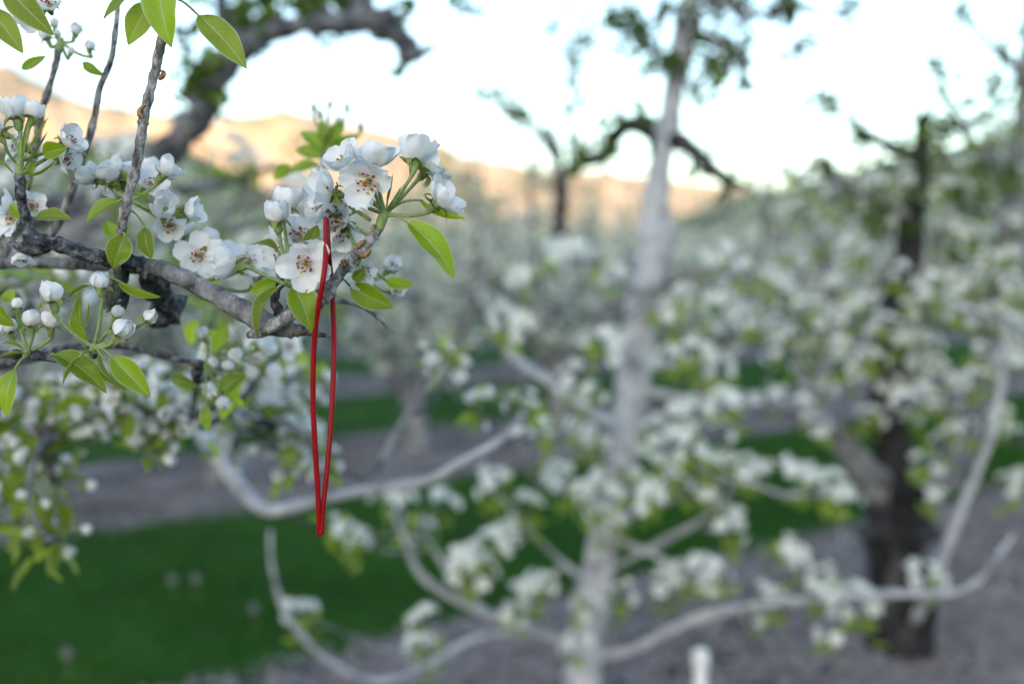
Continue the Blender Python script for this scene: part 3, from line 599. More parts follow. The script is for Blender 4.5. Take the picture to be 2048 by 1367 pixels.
def bloom_clump(n, R_, L, seed):
    q = random.Random(seed); V, FS = [], []
    for k in range(n):
        d = (Vector((q.gauss(0, 1), q.gauss(0, 1), q.gauss(0, 1))).normalized() + Vector((0, 0, .7))).normalized()
        low_flower(V, FS, d * R_ * q.uniform(0.7, 1.1), d, L * q.uniform(0.85, 1.1), q, q.uniform(0.3, 1))
    me = mesh('blossom_cluster', V, FS, smooth=False); me.materials.append(M['petal_far']); return me
BLOOM = [bloom_clump(rnd.choice((5, 6, 7, 8)), 0.038, 0.0185, 40 + k) for k in range(8)]
TUFT = [leaf_clump(7, 0.035, 0.040, 60 + k, [M['leaf_far']]) for k in range(6)]
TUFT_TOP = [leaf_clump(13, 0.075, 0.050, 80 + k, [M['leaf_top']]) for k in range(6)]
def cluster(tree, p, s=1.0, leaf=True):
    twig_to(tree, p)
    o = stuff(link('blossom_cluster', rnd.choice(BLOOM), None, tree))
    o.matrix_local = Matrix.Translation(p - tree.location) @ Matrix.Rotation(U(0, 6.28), 4, 'Z') @ Matrix.Rotation(U(-.5, .5), 4, 'X') @ Matrix.Scale(s, 4)
    if leaf:
        t = stuff(link('leaf_tuft', rnd.choice(TUFT), None, o)); t.matrix_local = Matrix.Translation((U(-.02, .02), U(-.02, .02), -0.035)) @ Matrix.Rotation(U(0, 6.28), 4, 'Z') @ Matrix.Scale(U(.8, 1.2), 4)
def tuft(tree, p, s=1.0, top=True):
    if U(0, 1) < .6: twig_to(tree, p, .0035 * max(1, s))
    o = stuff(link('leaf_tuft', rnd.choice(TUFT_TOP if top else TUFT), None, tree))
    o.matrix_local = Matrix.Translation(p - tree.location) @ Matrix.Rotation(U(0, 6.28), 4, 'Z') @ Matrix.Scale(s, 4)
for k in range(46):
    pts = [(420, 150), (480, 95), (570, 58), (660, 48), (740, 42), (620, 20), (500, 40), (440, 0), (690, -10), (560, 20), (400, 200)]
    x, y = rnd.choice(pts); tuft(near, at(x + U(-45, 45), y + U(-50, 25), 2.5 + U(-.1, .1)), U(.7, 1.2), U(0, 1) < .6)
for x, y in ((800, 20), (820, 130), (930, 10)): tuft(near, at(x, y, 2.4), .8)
# its farther boughs, in soft bloom behind the sharp sprays
for p in ([(-60, 560, 2.5, 40), (120, 470, 2.6, 32), (280, 400, 2.7, 26), (430, 370, 2.8, 20), (560, 330, 2.9, 12)], [(120, 470, 2.6, 26), (260, 480, 2.7, 22), (420, 470, 2.8, 18), (560, 430, 2.9, 14), (690, 400, 3.0, 9)], [(-40, 560, 2.5, 30), (200, 590, 2.6, 24), (420, 570, 2.7, 18), (620, 540, 2.8, 12), (760, 470, 2.9, 8)], [(280, 400, 2.7, 16), (330, 330, 2.7, 12), (360, 270, 2.7, 8)], [(420, 470, 2.8, 12), (480, 400, 2.8, 10), (500, 320, 2.8, 7)]):
    limb(near, 'limb', p, 'bark_mid', 8, 5, .3, 20, 4)
for k in range(44):
    x = U(-20, 700); y = U(300, 610) if x < 560 else U(380, 620)
    cluster(near, at(x, y, 2.75 + U(-.2, .25)), U(.9, 1.35))
for k in range(14): tuft(near, at(U(0, 640), U(270, 560), 2.75 + U(-.2, .2)), U(.7, 1.1), False)

# ---------------------------------------------------------------- tall pale-trunked tree
p0 = at(1150, 1500, 3.62); MB_ = Vector((p0.x, p0.y, 0))
main = thing('pear_tree', 'tall pear tree with straight whitewashed trunk rising out of the low blossoming boughs', 'tree', MB_)
limb(main, 'trunk', [(MB_.x - .01, MB_.y, -0.05, 0.085)] + pxpath([(1150, 1500, 3.62, 84), (1180, 1230, 3.6, 66), (1215, 1040, 3.6, 64), (1256, 850, 3.6, 66), (1282, 640, 3.6, 70), (1310, 500, 3.6, 66), (1314, 390, 3.6, 50), (1326, 300, 3.6, 44), (1345, 200, 3.6, 46), (1362, 100, 3.6, 46), (1385, -20, 3.6, 44), (1400, -150, 3.6, 24), (1405, -260, 3.6, 12)]), 'bark_pale', 16, 8, 0.22, 16, 6, True)
MAIN_L = [
 ('bark_pale', [(1185, 1300, 3.58, 34), (1100, 1272, 3.5, 30), (1000, 1238, 3.4, 28), (900, 1192, 3.3, 24), (838, 1145, 3.25, 22), (812, 1085, 3.2, 18), (782, 1020, 3.15, 12)]),
 ('bark_pale', [(980, 1232, 3.38, 22), (910, 1160, 3.4, 20), (870, 1100, 3.4, 15), (835, 1050, 3.4, 10)]),
 ('bark_pale', [(1060, 1258, 3.45, 24), (950, 1275, 3.3, 22), (860, 1325, 3.15, 22), (760, 1362, 3.0, 22), (650, 1315, 2.9, 20), (575, 1230, 2.8, 18), (545, 1140, 2.75, 14), (540, 1060, 2.75, 9)]),
 ('bark_pale', [(1178, 1310, 3.6, 30), (1260, 1300, 3.5, 28), (1380, 1240, 3.4, 27), (1520, 1208, 3.3, 26), (1660, 1196, 3.2, 25), (1780, 1186, 3.15, 25), (1890, 1186, 3.1, 23), (1950, 1165, 3.08, 20), (1990, 1120, 3.05, 18), (2026, 1070, 3.05, 12)]),
 ('bark_pale', [(1254, 860, 3.6, 34), (1200, 832, 3.65, 30), (1120, 775, 3.75, 26), (1030, 715, 3.85, 20), (985, 640, 3.9, 14), (960, 560, 3.9, 8)]),
 ('bark_pale', [(1220, 1030, 3.6, 20), (1330, 1005, 3.4, 18), (1420, 958, 3.3, 16), (1500, 965, 3.2, 14), (1570, 990, 3.15, 11), (1620, 985, 3.1, 7)]),
 ('bark_pale', [(1210, 1070, 3.6, 20), (1310, 1110, 3.5, 18), (1400, 1160, 3.4, 15), (1480, 1195, 3.4, 10)]),
 ('bark_pale', [(1195, 1150, 3.6, 18), (1310, 1090, 3.5, 16), (1400, 1040, 3.4, 14), (1460, 985, 3.35, 8)]),
 ('bark_mid', [(1286, 620, 3.6, 34), (1320, 580, 3.55, 28), (1370, 545, 3.5, 22), (1440, 540, 3.4, 16), (1500, 560, 3.4, 9)]),
 ('bark_mid', [(1300, 550, 3.6, 30), (1262, 530, 3.7, 24), (1200, 528, 3.8, 18), (1120, 520, 3.9, 10)]),
 ('bark_trunk', [(1322, 300, 3.6, 40), (1300, 262, 3.65, 44), (1258, 250, 3.7, 40), (1232, 272, 3.75, 38), (1212, 305, 3.8, 28), (1180, 325, 3.85, 20), (1135, 342, 3.9, 16)]),
 ('bark_trunk', [(1325, 280, 3.6, 34), (1370, 288, 3.55, 36), (1405, 318, 3.5, 36), (1440, 352, 3.5, 28), (1490, 375, 3.5, 14)]),
 ('bark_mid', [(1365, 85, 3.6, 28), (1410, 75, 3.5, 24), (1450, 105, 3.4, 18), (1480, 130, 3.4, 9)]),
 ('bark_mid', [(1352, 160, 3.6, 22), (1310, 100, 3.6, 18), (1265, 40, 3.6, 14), (1240, -30, 3.6, 9)]),
 ('bark_mid', [(1385, -20, 3.6, 20), (1450, 10, 3.5, 16), (1520, 30, 3.4, 12), (1580, 0, 3.4, 8)]),
 ('bark_pale', [(1195, 1180, 3.6, 20), (1120, 1120, 3.5, 16), (1060, 1060, 3.45, 12), (1000, 990, 3.4, 8)]),
 ('bark_pale', [(1240, 930, 3.6, 20), (1180, 960, 3.45, 16), (1110, 975, 3.35, 12), (1060, 950, 3.3, 8)]),
 ('bark_pale', [(1262, 780, 3.6, 22), (1340, 790, 3.5, 18), (1420, 810, 3.4, 14), (1500, 800, 3.4, 9)]),
 ('bark_pale', [(1275, 700, 3.6, 22), (1340, 730, 3.6, 17), (1430, 720, 3.6, 12), (1490, 690, 3.6, 8)]),
]
for m_, p in MAIN_L: limb(main, 'limb', [(a, b, c, d * (.62 if b0 > 900 else .85)) for a, b, c, d in p for b0 in (p[0][1],)], m_, 10, 5, 0.2, 18, 4)
spots = [(1190, 890), (1150, 880), (1230, 940), (1110, 950), (1130, 985), (1170, 980), (1200, 1000), (1190, 1045), (1230, 1048), (1060, 1030), (1010, 1085), (960, 1115), (930, 1130), (1060, 1185), (1030, 1200), (1085, 1170), (1180, 1220), (1150, 1285), (850, 1235), (835, 1295), (855, 1320), (715, 1095), (700, 1070), (960, 1150), (890, 1015), (1000, 975), (990, 1110), (1620, 970), (1590, 955), (1655, 985), (1685, 995), (1480, 1050), (1465, 1065), (1480, 935), (1500, 945), (1380, 925), (1350, 980), (1330, 940), (1580, 1115), (1600, 1130), (1390, 1145), (1430, 1150), (1540, 1190), (1560, 1205), (1520, 1240), (1700, 1205), (1730, 1205), (1680, 1255), (1440, 805), (1470, 800), (1390, 840), (1360, 830), (1350, 725), (1430, 735), (1400, 720), (1230, 680), (1210, 700), (1180, 790), (1140, 760), (1040, 650), (1010, 640), (1450, 930), (1410, 990), (1300, 1000), (1290, 930), (1330, 1170), (1250, 1190), (1850, 1150), (1650, 1160), (610, 1230), (1080, 870), (760, 1010), (800, 1015), (1310, 870), (1370, 880), (1440, 870), (1480, 560), (1440, 520), (1400, 530), (1380, 600), (1340, 640), (1430, 610), (1480, 640), (1230, 560), (1170, 520), (1110, 510), (1040, 560)]
for x, y in spots: cluster(main, at(x + U(-8, 8), y + U(-8, 8), 3.35 + U(-.2, .2)), U(1.15, 1.6))
for m_, p in MAIN_L:
    if m_ == 'bark_trunk': continue
    for k in range(1 if p[0][1] > 500 else 0):
        i = rnd.randrange(1, len(p)); q_ = p[i]
        if p is MAIN_L[2][1] or abs(q_[0] - 1260) < 75: continue
        cluster(main, at(q_[0] + U(-30, 30), q_[1] + U(-45, 5), q_[2] + U(-.1, .1)), U(.9, 1.3))
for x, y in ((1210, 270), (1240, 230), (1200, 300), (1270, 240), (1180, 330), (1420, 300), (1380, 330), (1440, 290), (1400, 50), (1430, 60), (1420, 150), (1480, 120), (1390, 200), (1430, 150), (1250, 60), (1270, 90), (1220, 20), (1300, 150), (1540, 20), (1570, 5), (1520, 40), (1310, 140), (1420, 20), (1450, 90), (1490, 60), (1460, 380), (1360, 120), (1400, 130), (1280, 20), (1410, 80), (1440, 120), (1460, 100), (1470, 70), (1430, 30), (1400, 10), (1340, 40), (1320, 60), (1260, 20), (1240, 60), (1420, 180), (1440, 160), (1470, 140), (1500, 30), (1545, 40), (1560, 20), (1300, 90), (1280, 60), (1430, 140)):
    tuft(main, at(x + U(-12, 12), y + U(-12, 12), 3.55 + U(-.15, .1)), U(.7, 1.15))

for k in range(14):
    x = U(1215, 1600); y = U(-20, 190) * (1 - abs(x - 1400) / 420)
    tuft(main, at(x, y, 3.55 + U(-.3, .3)), U(.6, 1.1), U(0, 1) < .75)
for x, y in ((1645, 200), (1640, 215), (1700, 30), (1710, 15), (1590, 110), (1620, 90)): tuft(main, at(x, y, 3.3), .8)
# ---------------------------------------------------------------- dark forked tree
p0 = at(1800, 1300, 4.35); RB = Vector((p0.x, p0.y, 0))
side = thing('pear_tree', 'pear tree with thick dark forked trunk standing in the bare soil strip', 'tree', RB)
limb(side, 'trunk', [(RB.x, RB.y, -0.05, 0.150)] + pxpath([(1800, 1230, 4.35, 128), (1795, 1130, 4.35, 112), (1795, 1040, 4.35, 118), (1792, 975, 4.35, 110), (1782, 900, 4.35, 76), (1774, 800, 4.35, 66), (1780, 700, 4.35, 60), (1800, 590, 4.35, 62), (1818, 500, 4.35, 58), (1826, 420, 4.35, 46), (1838, 330, 4.35, 36), (1845, 255, 4.35, 30), (1850, 225, 4.35, 16)]), 'bark_trunk', 16, 7, 0.3, 10, 4, True)
SIDE_L = [
 ('bark_mid', [(1790, 1010, 4.35, 80), (1735, 950, 4.3, 62), (1680, 885, 4.2, 54), (1632, 830, 4.15, 40), (1580, 815, 4.1, 26), (1510, 818, 4.1, 15)]),
 ('bark_mid', [(1632, 830, 4.15, 34), (1600, 740, 4.2, 24), (1580, 660, 4.2, 18), (1560, 560, 4.3, 10)]),
 ('bark_mid', [(1805, 1020, 4.35, 76), (1880, 950, 4.4, 64), (1940, 850, 4.5, 60), (1972, 740, 4.55, 58), (1995, 600, 4.6, 54), (2020, 430, 4.6, 46), (2040, 280, 4.6, 38), (2055, 120, 4.6, 30), (2060, -60, 4.6, 20)]),
 ('bark_trunk', [(1838, 330, 4.35, 26), (1790, 300, 4.3, 22), (1740, 270, 4.25, 16), (1690, 225, 4.2, 9)]),
 ('bark_trunk', [(1845, 270, 4.35, 20), (1900, 255, 4.3, 18), (1960, 240, 4.3, 13), (2010, 205, 4.3, 8)]),
 ('bark_mid', [(2030, 350, 4.6, 26), (1960, 300, 4.5, 18), (1900, 220, 4.5, 13), (1880, 130, 4.5, 8)]),
 ('bark_mid', [(2050, 150, 4.6, 20), (1990, 100, 4.5, 14), (1930, 40, 4.5, 9)]),
 ('bark_mid', [(1826, 440, 4.35, 26), (1760, 400, 4.3, 18), (1690, 370, 4.3, 13), (1640, 330, 4.3, 8)]),
 ('bark_pale', [(1830, 1240, 4.2, 22), (1872, 1150, 4.0, 20), (1915, 1040, 3.9, 18), (1955, 940, 3.85, 17), (1985, 860, 3.8, 15), (2003, 760, 3.8, 13), (2012, 640, 3.8, 9)]),
 ('bark_mid', [(1885, 880, 4.45, 26), (1960, 820, 4.4, 18), (2030, 740, 4.4, 14), (2080, 640, 4.4, 9)]),
 ('bark_mid', [(1770, 780, 4.35, 26), (1700, 700, 4.3, 20), (1660, 620, 4.3, 15), (1650, 520, 4.3, 9)]),
 ('bark_mid', [(1768, 720, 4.35, 22), (1830, 650, 4.3, 18), (1860, 560, 4.3, 12), (1870, 460, 4.3, 8)]),
]
for m_, p in SIDE_L: limb(side, 'limb', p, m_, 10, 5, 0.22, 14, 3)
for x, y in ((1760, 680), (1790, 690), (1830, 665), (1770, 660), (1810, 700), (1700, 730), (1720, 760), (1640, 700), (1610, 690), (1590, 740), (1560, 710), (1650, 650), (1690, 640), (1740, 720), (1770, 760), (1830, 740), (1850, 690), (1900, 800), (1870, 830), (1830, 850), (1880, 900), (1850, 930), (1910, 860), (1860, 1000), (1830, 1010), (1940, 870), (1990, 740), (1970, 760), (2020, 720), (2030, 700), (1960, 720), (2035, 960), (2020, 965), (1740, 830), (1750, 850), (1860, 780), (1890, 760), (1600, 620), (1630, 600), (1570, 600), (1560, 660), (1600, 820), (1640, 850), (1520, 810), (1540, 790), (1690, 690), (1920, 640), (1900, 610), (1960, 640), (2010, 640), (1850, 590), (1830, 620), (1730, 600), (1680, 570), (1550, 560), (1660, 790), (1800, 800), (1870, 720), (1930, 780), (1990, 830)):
    cluster(side, at(x + U(-10, 10), y + U(-10, 10), 4.15 + U(-.25, .25)), U(1.1, 1.5))
for x, y in ((1650, 520), (1870, 460), (1930, 530), (1560, 560), (2010, 620), (1840, 230), (1860, 260), (1810, 290), (1760, 275), (1720, 250), (1690, 220), (1880, 250), (1930, 245), (1980, 225), (2010, 200), (1900, 210), (1885, 150), (1880, 120), (1960, 300), (1940, 280), (2020, 330), (2040, 200), (1990, 100), (1940, 45), (1920, 20), (1640, 330), (1660, 350), (1700, 375), (1740, 395), (1780, 420), (1840, 380), (1870, 360), (1910, 390), (1960, 420), (1990, 350), (1800, 340), (1820, 450), (1770, 460), (1720, 440), (1640, 200), (2030, 130), (2035, 60), (1700, 20), (1980, 160), (1860, 300), (1900, 320), (1700, 470), (1660, 440), (1600, 420), (1930, 470), (1980, 500), (2020, 480)):
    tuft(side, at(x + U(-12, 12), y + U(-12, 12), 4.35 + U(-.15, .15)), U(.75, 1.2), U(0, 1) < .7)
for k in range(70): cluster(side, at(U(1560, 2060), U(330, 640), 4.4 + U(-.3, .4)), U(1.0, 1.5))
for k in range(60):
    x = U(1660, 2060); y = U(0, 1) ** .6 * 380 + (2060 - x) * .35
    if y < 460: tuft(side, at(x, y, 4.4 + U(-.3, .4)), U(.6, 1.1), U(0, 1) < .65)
# more leaves against the sky near the right edge: the next tree's top
# ---------------------------------------------------------------- rows behind
def grow(seed, h=2.9, spread=1.15, dens=1.0):
    """a vase-trained pear tree: skeleton mesh, blossom mesh, leaf mesh"""
    q = random.Random(seed); V, FS = [], []; tips = []
    th = q.uniform(0.55, 0.8); ln = Vector((q.uniform(-.1, .1), q.uniform(-.1, .1), th))
    tube_geo([(0, 0, -0.08, .17), (0, 0, .12, .125), (ln.x * .5, ln.y * .5, th * .6, .11), (ln.x, ln.y, th, .115), (ln.x, ln.y, th + .12, .06)], 12, 4, .25, 9, V=V, FS=FS)
    nl = q.choice((3, 4, 4, 5)); a0 = q.uniform(0, 6.28)
    for k in range(nl):
        a = a0 + k * 6.283 / nl + q.uniform(-.3, .3); sp_ = spread * q.uniform(.6, 1.0); hh = h * q.uniform(.75, 1.0)
        u = Vector((math.cos(a), math.sin(a), 0))
        pts = [ln + Vector((0, 0, -.08)), ln + u * sp_ * .35 + Vector((0, 0, .35)), ln + u * sp_ * .7 + Vector((0, 0, (hh - th) * .4)), ln + u * sp_ * .85 + Vector((q.uniform(-.1, .1), q.uniform(-.1, .1), (hh - th) * .7)), ln + u * sp_ * .9 + Vector((q.uniform(-.15, .15), q.uniform(-.15, .15), hh - th))]
        rs = [.075, .055, .042, .028, .010]
        tube_geo([(*p, r) for p, r in zip(pts, rs)], 8, 4, .3, 12, V=V, FS=FS)
        cp = catmull([tuple(p) for p in pts], 5)
        for b in range(int(11 * dens)):
            t = q.uniform(.18, .97); c = Vector(cp[int(t * (len(cp) - 1))])
            v = Vector((q.gauss(0, 1), q.gauss(0, 1), q.gauss(.25, .6))).normalized() * q.uniform(.3, .75) * (1.1 - .35 * t)
            e = c + v + Vector((0, 0, .12)); m = c + v * .5 + Vector((0, 0, -.04))
            tube_geo([(*c, .016), (*m, .011), (*e, .005)], 5, 3, V=V, FS=FS)
            for i in range(6): 
                s = q.uniform(.25, 1.05); p = (c.lerp(m, s * 2) if s < .5 else m.lerp(e, s * 2 - 1)) + Vector((q.gauss(0, .04), q.gauss(0, .04), q.uniform(.0, .07)))
                tips.append(p)
        for i in range(7):
            tips.append(Vector(cp[q.randrange(len(cp) // 3, len(cp))]) + Vector((q.gauss(0, .08), q.gauss(0, .08), q.gauss(.03, .05))))
    sk = mesh('trunk', V, FS); sk.materials.append(M['bark_mid'])
    BV, BF, LV, LF = [], [], [], []
    for p in tips:
        hi = p.z / h
        if q.random() < (1.05 - .75 * max(0, hi - .55) / .45):
            for k in range(q.choice((4, 5, 6))):
                d = (Vector((q.gauss(0, 1), q.gauss(0, 1), q.gauss(0, 1))).normalized() + Vector((0, 0, .5))).normalized()
                low_flower(BV, BF, p + d * .045, d, .019, q, q.uniform(.4, 1))
        for k in range(3 if hi < .7 else 5):
            a = Vector((q.gauss(0, 1), q.gauss(0, 1), q.gauss(-.1, .8))).normalized(); b = a.cross(Vector((q.random(), q.random(), q.random()))).normalized()
            o_ = p + a * .02; L = q.uniform(.035, .055); i = len(LV)
            LV += [o_, o_ + a * L * .5 + b * L * .27, o_ + a * L, o_ + a * L * .5 - b * L * .27]; LF.append((i, i + 1, i + 2, i + 3))
    bl = mesh('blossoms', BV, BF, False); bl.materials.append(M['petal_far'])
    lv = mesh('foliage', LV, LF, False); lv.materials.append(M['leaf_far'])
    return sk, bl, lv
KINDS = [grow(100 + k, U(2.9, 3.5), U(1.0, 1.3), 1.9) for k in range(6)]
def far_tree(s, n, kind, label, group, sc_=1.0, rz=None):
    p = sn(s, n); t = thing('pear_tree', label, 'tree', (p.x, p.y, 0), group); t.rotation_euler.z = U(0, 6.28) if rz is None else rz; t.scale = (sc_, sc_, sc_)
    sk, bl, lv = KINDS[kind]
    for nm, me in (('trunk', sk), ('blossoms', bl), ('foliage', lv)):
        o = bpy.data.objects.new(nm, me); C.objects.link(o); o.parent = t
        if nm != 'trunk': o['kind'] = 'stuff'
    return t
def pick(px, n):       # where the line of sight through this picture column meets the row
    k = (px - 1024) / F; Y = n / (0.82 - 0.572 * k); return ROWD.dot(Vector((k * Y, Y, 0)))
LAB = 'blossoming pear tree in the second row, beyond the first grass alley'
ROW2 = [(838, 'second-row pear tree with grey trunk in the soil strip, past the bare bough tip'), (1120, 'second-row pear tree with a cut-off forked top standing above the mountain foot'), (1420, 'second-row pear tree just past the tall whitewashed trunk'), (1660, 'second-row pear tree behind the pale left fork of the dark trunk'), (1830, 'second-row pear tree straight behind the dark forked trunk'), (1990, 'second-row pear tree behind the leaning right limb of the dark forked tree'), (2170, LAB), (430, 'second-row pear tree behind the grey limb under the red tie'), (60, 'second-row pear tree behind the spurs with fat closed buds'), (-260, LAB)]
for i, (px, lab) in enumerate(ROW2):
    t = far_tree(pick(px, 7.6), 7.6 + U(-.1, .1), i % 6, lab, 'pear trees of the second row', 1.0 if px == 1120 else (.9 if px < 900 else U(.95, 1.08)), 0.0 if px == 1120 else None)
    if px == 1120:
        D2 = t.location.y
        for nm, m_, p in (('limb', 'bark_trunk', [(1122, 470, D2, 26), (1120, 400, D2, 24), (1117, 340, D2, 24), (1112, 300, D2, 26), (1100, 272, D2, 26), (1084, 258, D2, 22)]), ('limb', 'bark_mid', [(1128, 430, D2, 12), (1140, 300, D2, 10), (1143, 180, D2, 8), (1150, 40, D2, 6)]), ('limb', 'bark_mid', [(1118, 350, D2, 16), (1160, 330, D2, 14), (1200, 300, D2, 9)]), ('limb', 'bark_mid', [(1112, 320, D2, 12), (1060, 260, D2, 8), (990, 205, D2, 5)])):
            limb(t, nm, p, m_, 8, 5, .25, 9)
        for x, y in ((1130, 40), (1110, 60), (1170, 50), (1160, 90), (1125, 110), (1165, 120), (1140, 160), (1175, 100), (1150, 205), (1135, 230), (1010, 215), (990, 195), (1040, 240), (965, 200), (1030, 225), (1150, 280), (1165, 320), (1050, 235)):
            tuft(t, at(x + U(-8, 8), y + U(-8, 8), D2), U(1.6, 2.4))
NAMES = ['third', 'fourth', 'fifth', 'sixth', 'seventh']
for r in range(5):
    n = 7.6 + 4.85 * (r + 1); s = pick(-60, n) + U(0, 1); e = pick(2110, n)
    while s < e:
        far_tree(s, n + U(-.2, .2), rnd.randrange(6), 'soft white pear tree in the %s row back from the red tie' % NAMES[r], 'pear trees of the %s row' % NAMES[r], U(.95, 1.15)); s += U(2.0, 2.7)
# first row, further along to the right
far_tree(pick(2150, 2.72) + .5, 2.72, 2, 'pear tree at the end of the first row, past the dark forked trunk', None, 1.0)
# the orchard beyond, one mass
BV, BF, LV, LF, TV, TF = [], [], [], [], [], []
q = random.Random(5)
for r in range(6, 24):
    n = 7.6 + 4.85 * r; s = pick(-40, n); e = pick(2090, n)
    while s < e:
        b = sn(s, n + q.uniform(-.3, .3)); H = q.uniform(2.9, 3.7)
        tube_geo([(b.x, b.y, -.05, .12), (b.x, b.y, .7, .1), (b.x + q.uniform(-.2, .2), b.y, 1.6, .05)], 5, 1, V=TV, FS=TF)
        for k in range(170 if r < 12 else 100):
            a = q.uniform(0, 6.28); z = q.uniform(.15, 1); rad = q.uniform(.3, 1.25) * (1.15 - .4 * z); p = Vector((b.x + rad * math.cos(a), b.y + rad * math.sin(a), H * z))
            d1 = Vector((q.gauss(0, 1), q.gauss(0, 1), q.gauss(0, 1))).normalized(); d2 = d1.cross(Vector((q.random(), q.random(), q.random() + .1))).normalized()
            g = q.random() < .38; S = q.uniform(.05, .11) if g else q.uniform(.07, .14)
            VV, GF = (LV, LF) if g else (BV, BF); i = len(VV)
            VV += [p - d1 * S, p + d2 * S * .7, p + d1 * S, p - d2 * S * .7]; GF.append((i, i + 1, i + 2, i + 3))
        s += q.uniform(2.0, 2.7)
fo = stuff(link('far_orchard', mesh('far_orchard', BV, BF, False), M['petal_far']))
tag(fo, 'pale mass of blossom over the far orchard rows below the mountain', 'orchard blossom')
fo2 = stuff(link('far_orchard_foliage', mesh('far_orchard_foliage', LV, LF, False), M['leaf_far'])); tag(fo2, 'green foliage through the far orchard rows below the mountain', 'orchard foliage')
fo3 = stuff(link('far_orchard_trunks', mesh('far_orchard_trunks', TV, TF), M['bark_mid'])); tag(fo3, 'grey trunks standing under the far orchard blossom', 'orchard trunks')

# ---------------------------------------------------------------- red tie
t0 = at(652, 438, .574)
tie = thing('hanging_tie', 'long red plastic loop tie hanging over the blossoming twig', 'tie', at(641, 1067, .577))
M['red'] = noise_mat('red_plastic', 60, [(0.3, (0.20, 0.001, 0.003)), (0.7, (0.30, 0.002, 0.005))], 0.42, 0.2, 300, bdist=0.0006)
M['red'].node_tree.nodes['Principled BSDF'].inputs['Specular IOR Level'].default_value = 0.2
Ls = [(652, 439, .568, 10.5), (652, 470, .567, 11), (651, 520, .564, 11), (646, 560, .562, 11), (639, 600, .564, 11), (631, 655, .568, 11), (627, 720, .571, 11), (626, 800, .573, 11), (630, 890, .575, 11), (635, 970, .577, 11), (638, 1030, .578, 11), (638, 1067, .579, 10.5)]
Rs = [(654, 439, .574, 10), (655, 470, .574, 10.5), (658, 515, .577, 10.5), (661, 545, .588, 10.5), (664, 580, .596, 10.5), (667, 640, .594, 10.5), (668, 700, .589, 10.5), (665, 790, .585, 10.5), (660, 870, .582, 10.5), (653, 950, .580, 10.5), (646, 1015, .579, 10.5), (643, 1066, .579, 10.5)]
for P_ in (Ls, Rs):
    V, FS = tube_geo(pxpath(P_), 12, 8, 0.04, 200); link('strand', mesh('strand', V, FS), M['red'], tie, base=tie.location)
for pts in ([(652.5, 446, .570, 11), (652, 438, .570, 11.5), (652, 437, .570, 10)], [(640.5, 1058, .579, 11.5), (640.5, 1064, .579, 12), (640.5, 1069, .579, 11)]):
    V, FS = tube_geo(pxpath(pts), 10, 2, 0.06, 300); link('sealed_end', mesh('sealed_end', V, FS), M['red'], tie, base=tie.location)

# ---------------------------------------------------------------- white stake
sb = at(1402, 1300, 3.1); M['white_pipe'] = noise_mat('white_pipe', 8, [(0.3, (0.62, 0.63, 0.64)), (0.7, (0.78, 0.78, 0.78))], 0.5)
stake = thing('irrigation_riser', 'short white plastic riser standing in the bare soil near the boughs', 'riser', (sb.x, sb.y, 0))
V, FS = tube_geo([(sb.x, sb.y, -.05, .021), (sb.x, sb.y, sb.z * .5, .021), (sb.x, sb.y, sb.z - .05, .021)], 16, 3); link('pipe', mesh('pipe', V, FS), M['white_pipe'], stake, base=stake.location)
V, FS = tube_geo([(sb.x, sb.y, sb.z - .055, .026), (sb.x, sb.y, sb.z - .01, .026), (sb.x, sb.y, sb.z, .022)], 16, 3); link('cap', mesh('cap', V, FS), M['white_pipe'], stake, base=stake.location)

# ---------------------------------------------------------------- grass, chips, fallen bloom
M['blade'] = thin_mat('blade', (0.026, 0.095, 0.009), (0.06, 0.19, 0.014), 0.35, 0.5, 0.25)
V, FS, gm = [], [], []
q = random.Random(9)
for (n0, n1), cnt in ((STRIPS[1], 52000), (STRIPS[2], 16000), (STRIPS[3], 8000)):
    for k in range(cnt):
        n = q.uniform(n0 - .05, n1 + .05); lo, hi = pick(-150, n), pick(2200, n)
        p = sn(q.uniform(lo, hi), n)
        cl = 0.5 + 0.5 * noise.noise((p.x * 1.3, p.y * 1.3, 2)) + 0.9 * max(0, noise.noise((p.x * 4.5, p.y * 4.5, 8)))
        h = q.uniform(.03, .07) * (.6 + cl); a = q.uniform(0, 6.28); w_ = .0035 if n1 < 7 else .007; dx, dy = math.cos(a) * w_, math.sin(a) * w_; lx, ly = q.gauss(0, .022), q.gauss(0, .022); i = len(V)
        V += [(p.x - dx, p.y - dy, 0), (p.x + dx, p.y + dy, 0), (p.x + lx, p.y + ly, h)]; FS.append((i, i + 1, i + 2)); gm.append(1 if noise.noise((p.x * 2.2, p.y * 2.2, 5)) + q.gauss(0, .25) > .12 else 0)
M['blade_light'] = thin_mat('blade_light', (0.065, 0.165, 0.016), (0.14, 0.30, 0.024), 0.35, 0.5, 0.25)
g = stuff(link('grass', mesh('grass', V, FS, False, mi=gm), [M['blade'], M['blade_light']])); tag(g, 'short dark green grass growing in the alleys between rows', 'grass')
V, FS, mi = [], [], []
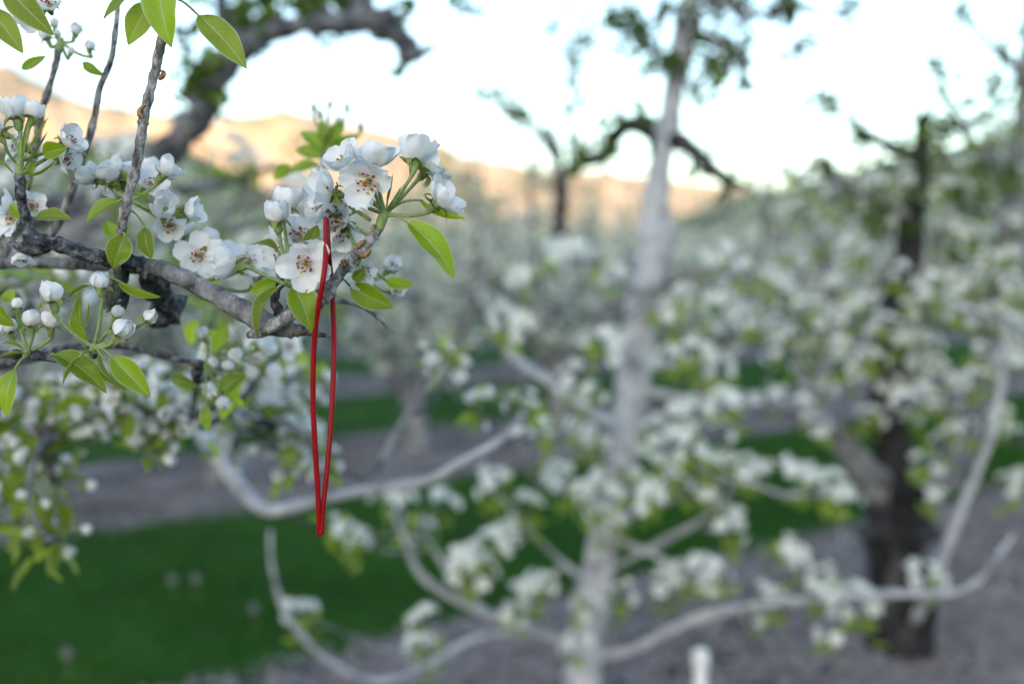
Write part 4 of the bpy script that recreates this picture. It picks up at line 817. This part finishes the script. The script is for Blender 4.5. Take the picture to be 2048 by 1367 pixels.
for (n0, n1), cnt in (((1.2, 3.95), 24000), ((6.4, 8.8), 9000)):
    for k in range(cnt):
        n = q.uniform(n0, n1); p = sn(q.uniform(pick(-150, n), pick(2200, n)), n); S = q.uniform(.008, .016) if q.random() < .7 else q.uniform(.016, .038); a = q.uniform(0, 6.28); c, s_ = math.cos(a) * S, math.sin(a) * S; k2 = q.uniform(.3, .8); z = q.uniform(.003, .02); i = len(V)
        V += [(p.x - c, p.y - s_, z), (p.x + s_ * k2, p.y - c * k2, z + q.uniform(0, .01)), (p.x + c, p.y + s_, z + q.uniform(0, .015)), (p.x - s_ * k2, p.y + c * k2, z), (p.x, p.y, z + .012)]
        for f in ((0, 1, 4), (1, 2, 4), (2, 3, 4), (3, 0, 4)): FS.append(tuple(i + j for j in f))
        m_ = 1 if q.random() < .24 else (2 if q.random() < .3 else 0); mi += [m_] * 4
M['chip'] = noise_mat('chip', 5, [(0.3, (0.17, 0.15, 0.148)), (0.7, (0.34, 0.31, 0.315))], 0.95)
M['chip_dark'] = noise_mat('chip_dark', 5, [(0.3, (0.025, 0.02, 0.02)), (0.7, (0.07, 0.058, 0.056))], 0.95)
g = stuff(link('litter', mesh('litter', V, FS, False, mi=mi), [M['chip'], M['petal_far'], M['chip_dark']])); tag(g, 'grey wood chips and fallen petals strewn on the bare soil strips', 'litter')
# dandelion clocks in the near alley
M['down'] = thin_mat('down', (0.36, 0.38, 0.35), (0.3, 0.3, 0.28), 0.4)
def clock_mesh():
    V, FS = [], []
    q = random.Random(3)
    for k in range(70):
        d = Vector((q.gauss(0, 1), q.gauss(0, 1), q.gauss(0, 1))).normalized(); b = d.orthogonal().normalized(); c = d.cross(b); i = len(V)
        V += [d * .003, d * .022 + b * .006, d * .022 - b * .003 + c * .005, d * .022 - b * .003 - c * .005]; FS += [(i, i + 1, i + 2), (i, i + 2, i + 3), (i, i + 3, i + 1), (i + 1, i + 2, i + 3)]
    me = mesh('seed_head', V, FS, False); me.materials.append(M['down']); return me
CLK = clock_mesh(); V, FS = tube_geo([(0, 0, 0, .0018), (.004, 0, .06, .0016), (0, 0, .12, .0016)], 6, 3); STM = mesh('stem', V, FS); STM.materials.append(M['stalk'])
for x, y in ((392, 1157), (508, 1218), (135, 1308), (345, 1160), (705, 1308)):
    dr = at(x, y, 1) - CAMP; k = (CAM_H - .12) / -dr.z; p = CAMP + dr * k
    t = thing('dandelion', 'white dandelion seed head standing in the near grass alley', 'dandelion', (p.x, p.y, 0), 'dandelion clocks in the grass')
    o = bpy.data.objects.new('stem', STM); C.objects.link(o); o.parent = t
    o = stuff(bpy.data.objects.new('seed_head', CLK)); C.objects.link(o); o.parent = t; o.location.z = .125
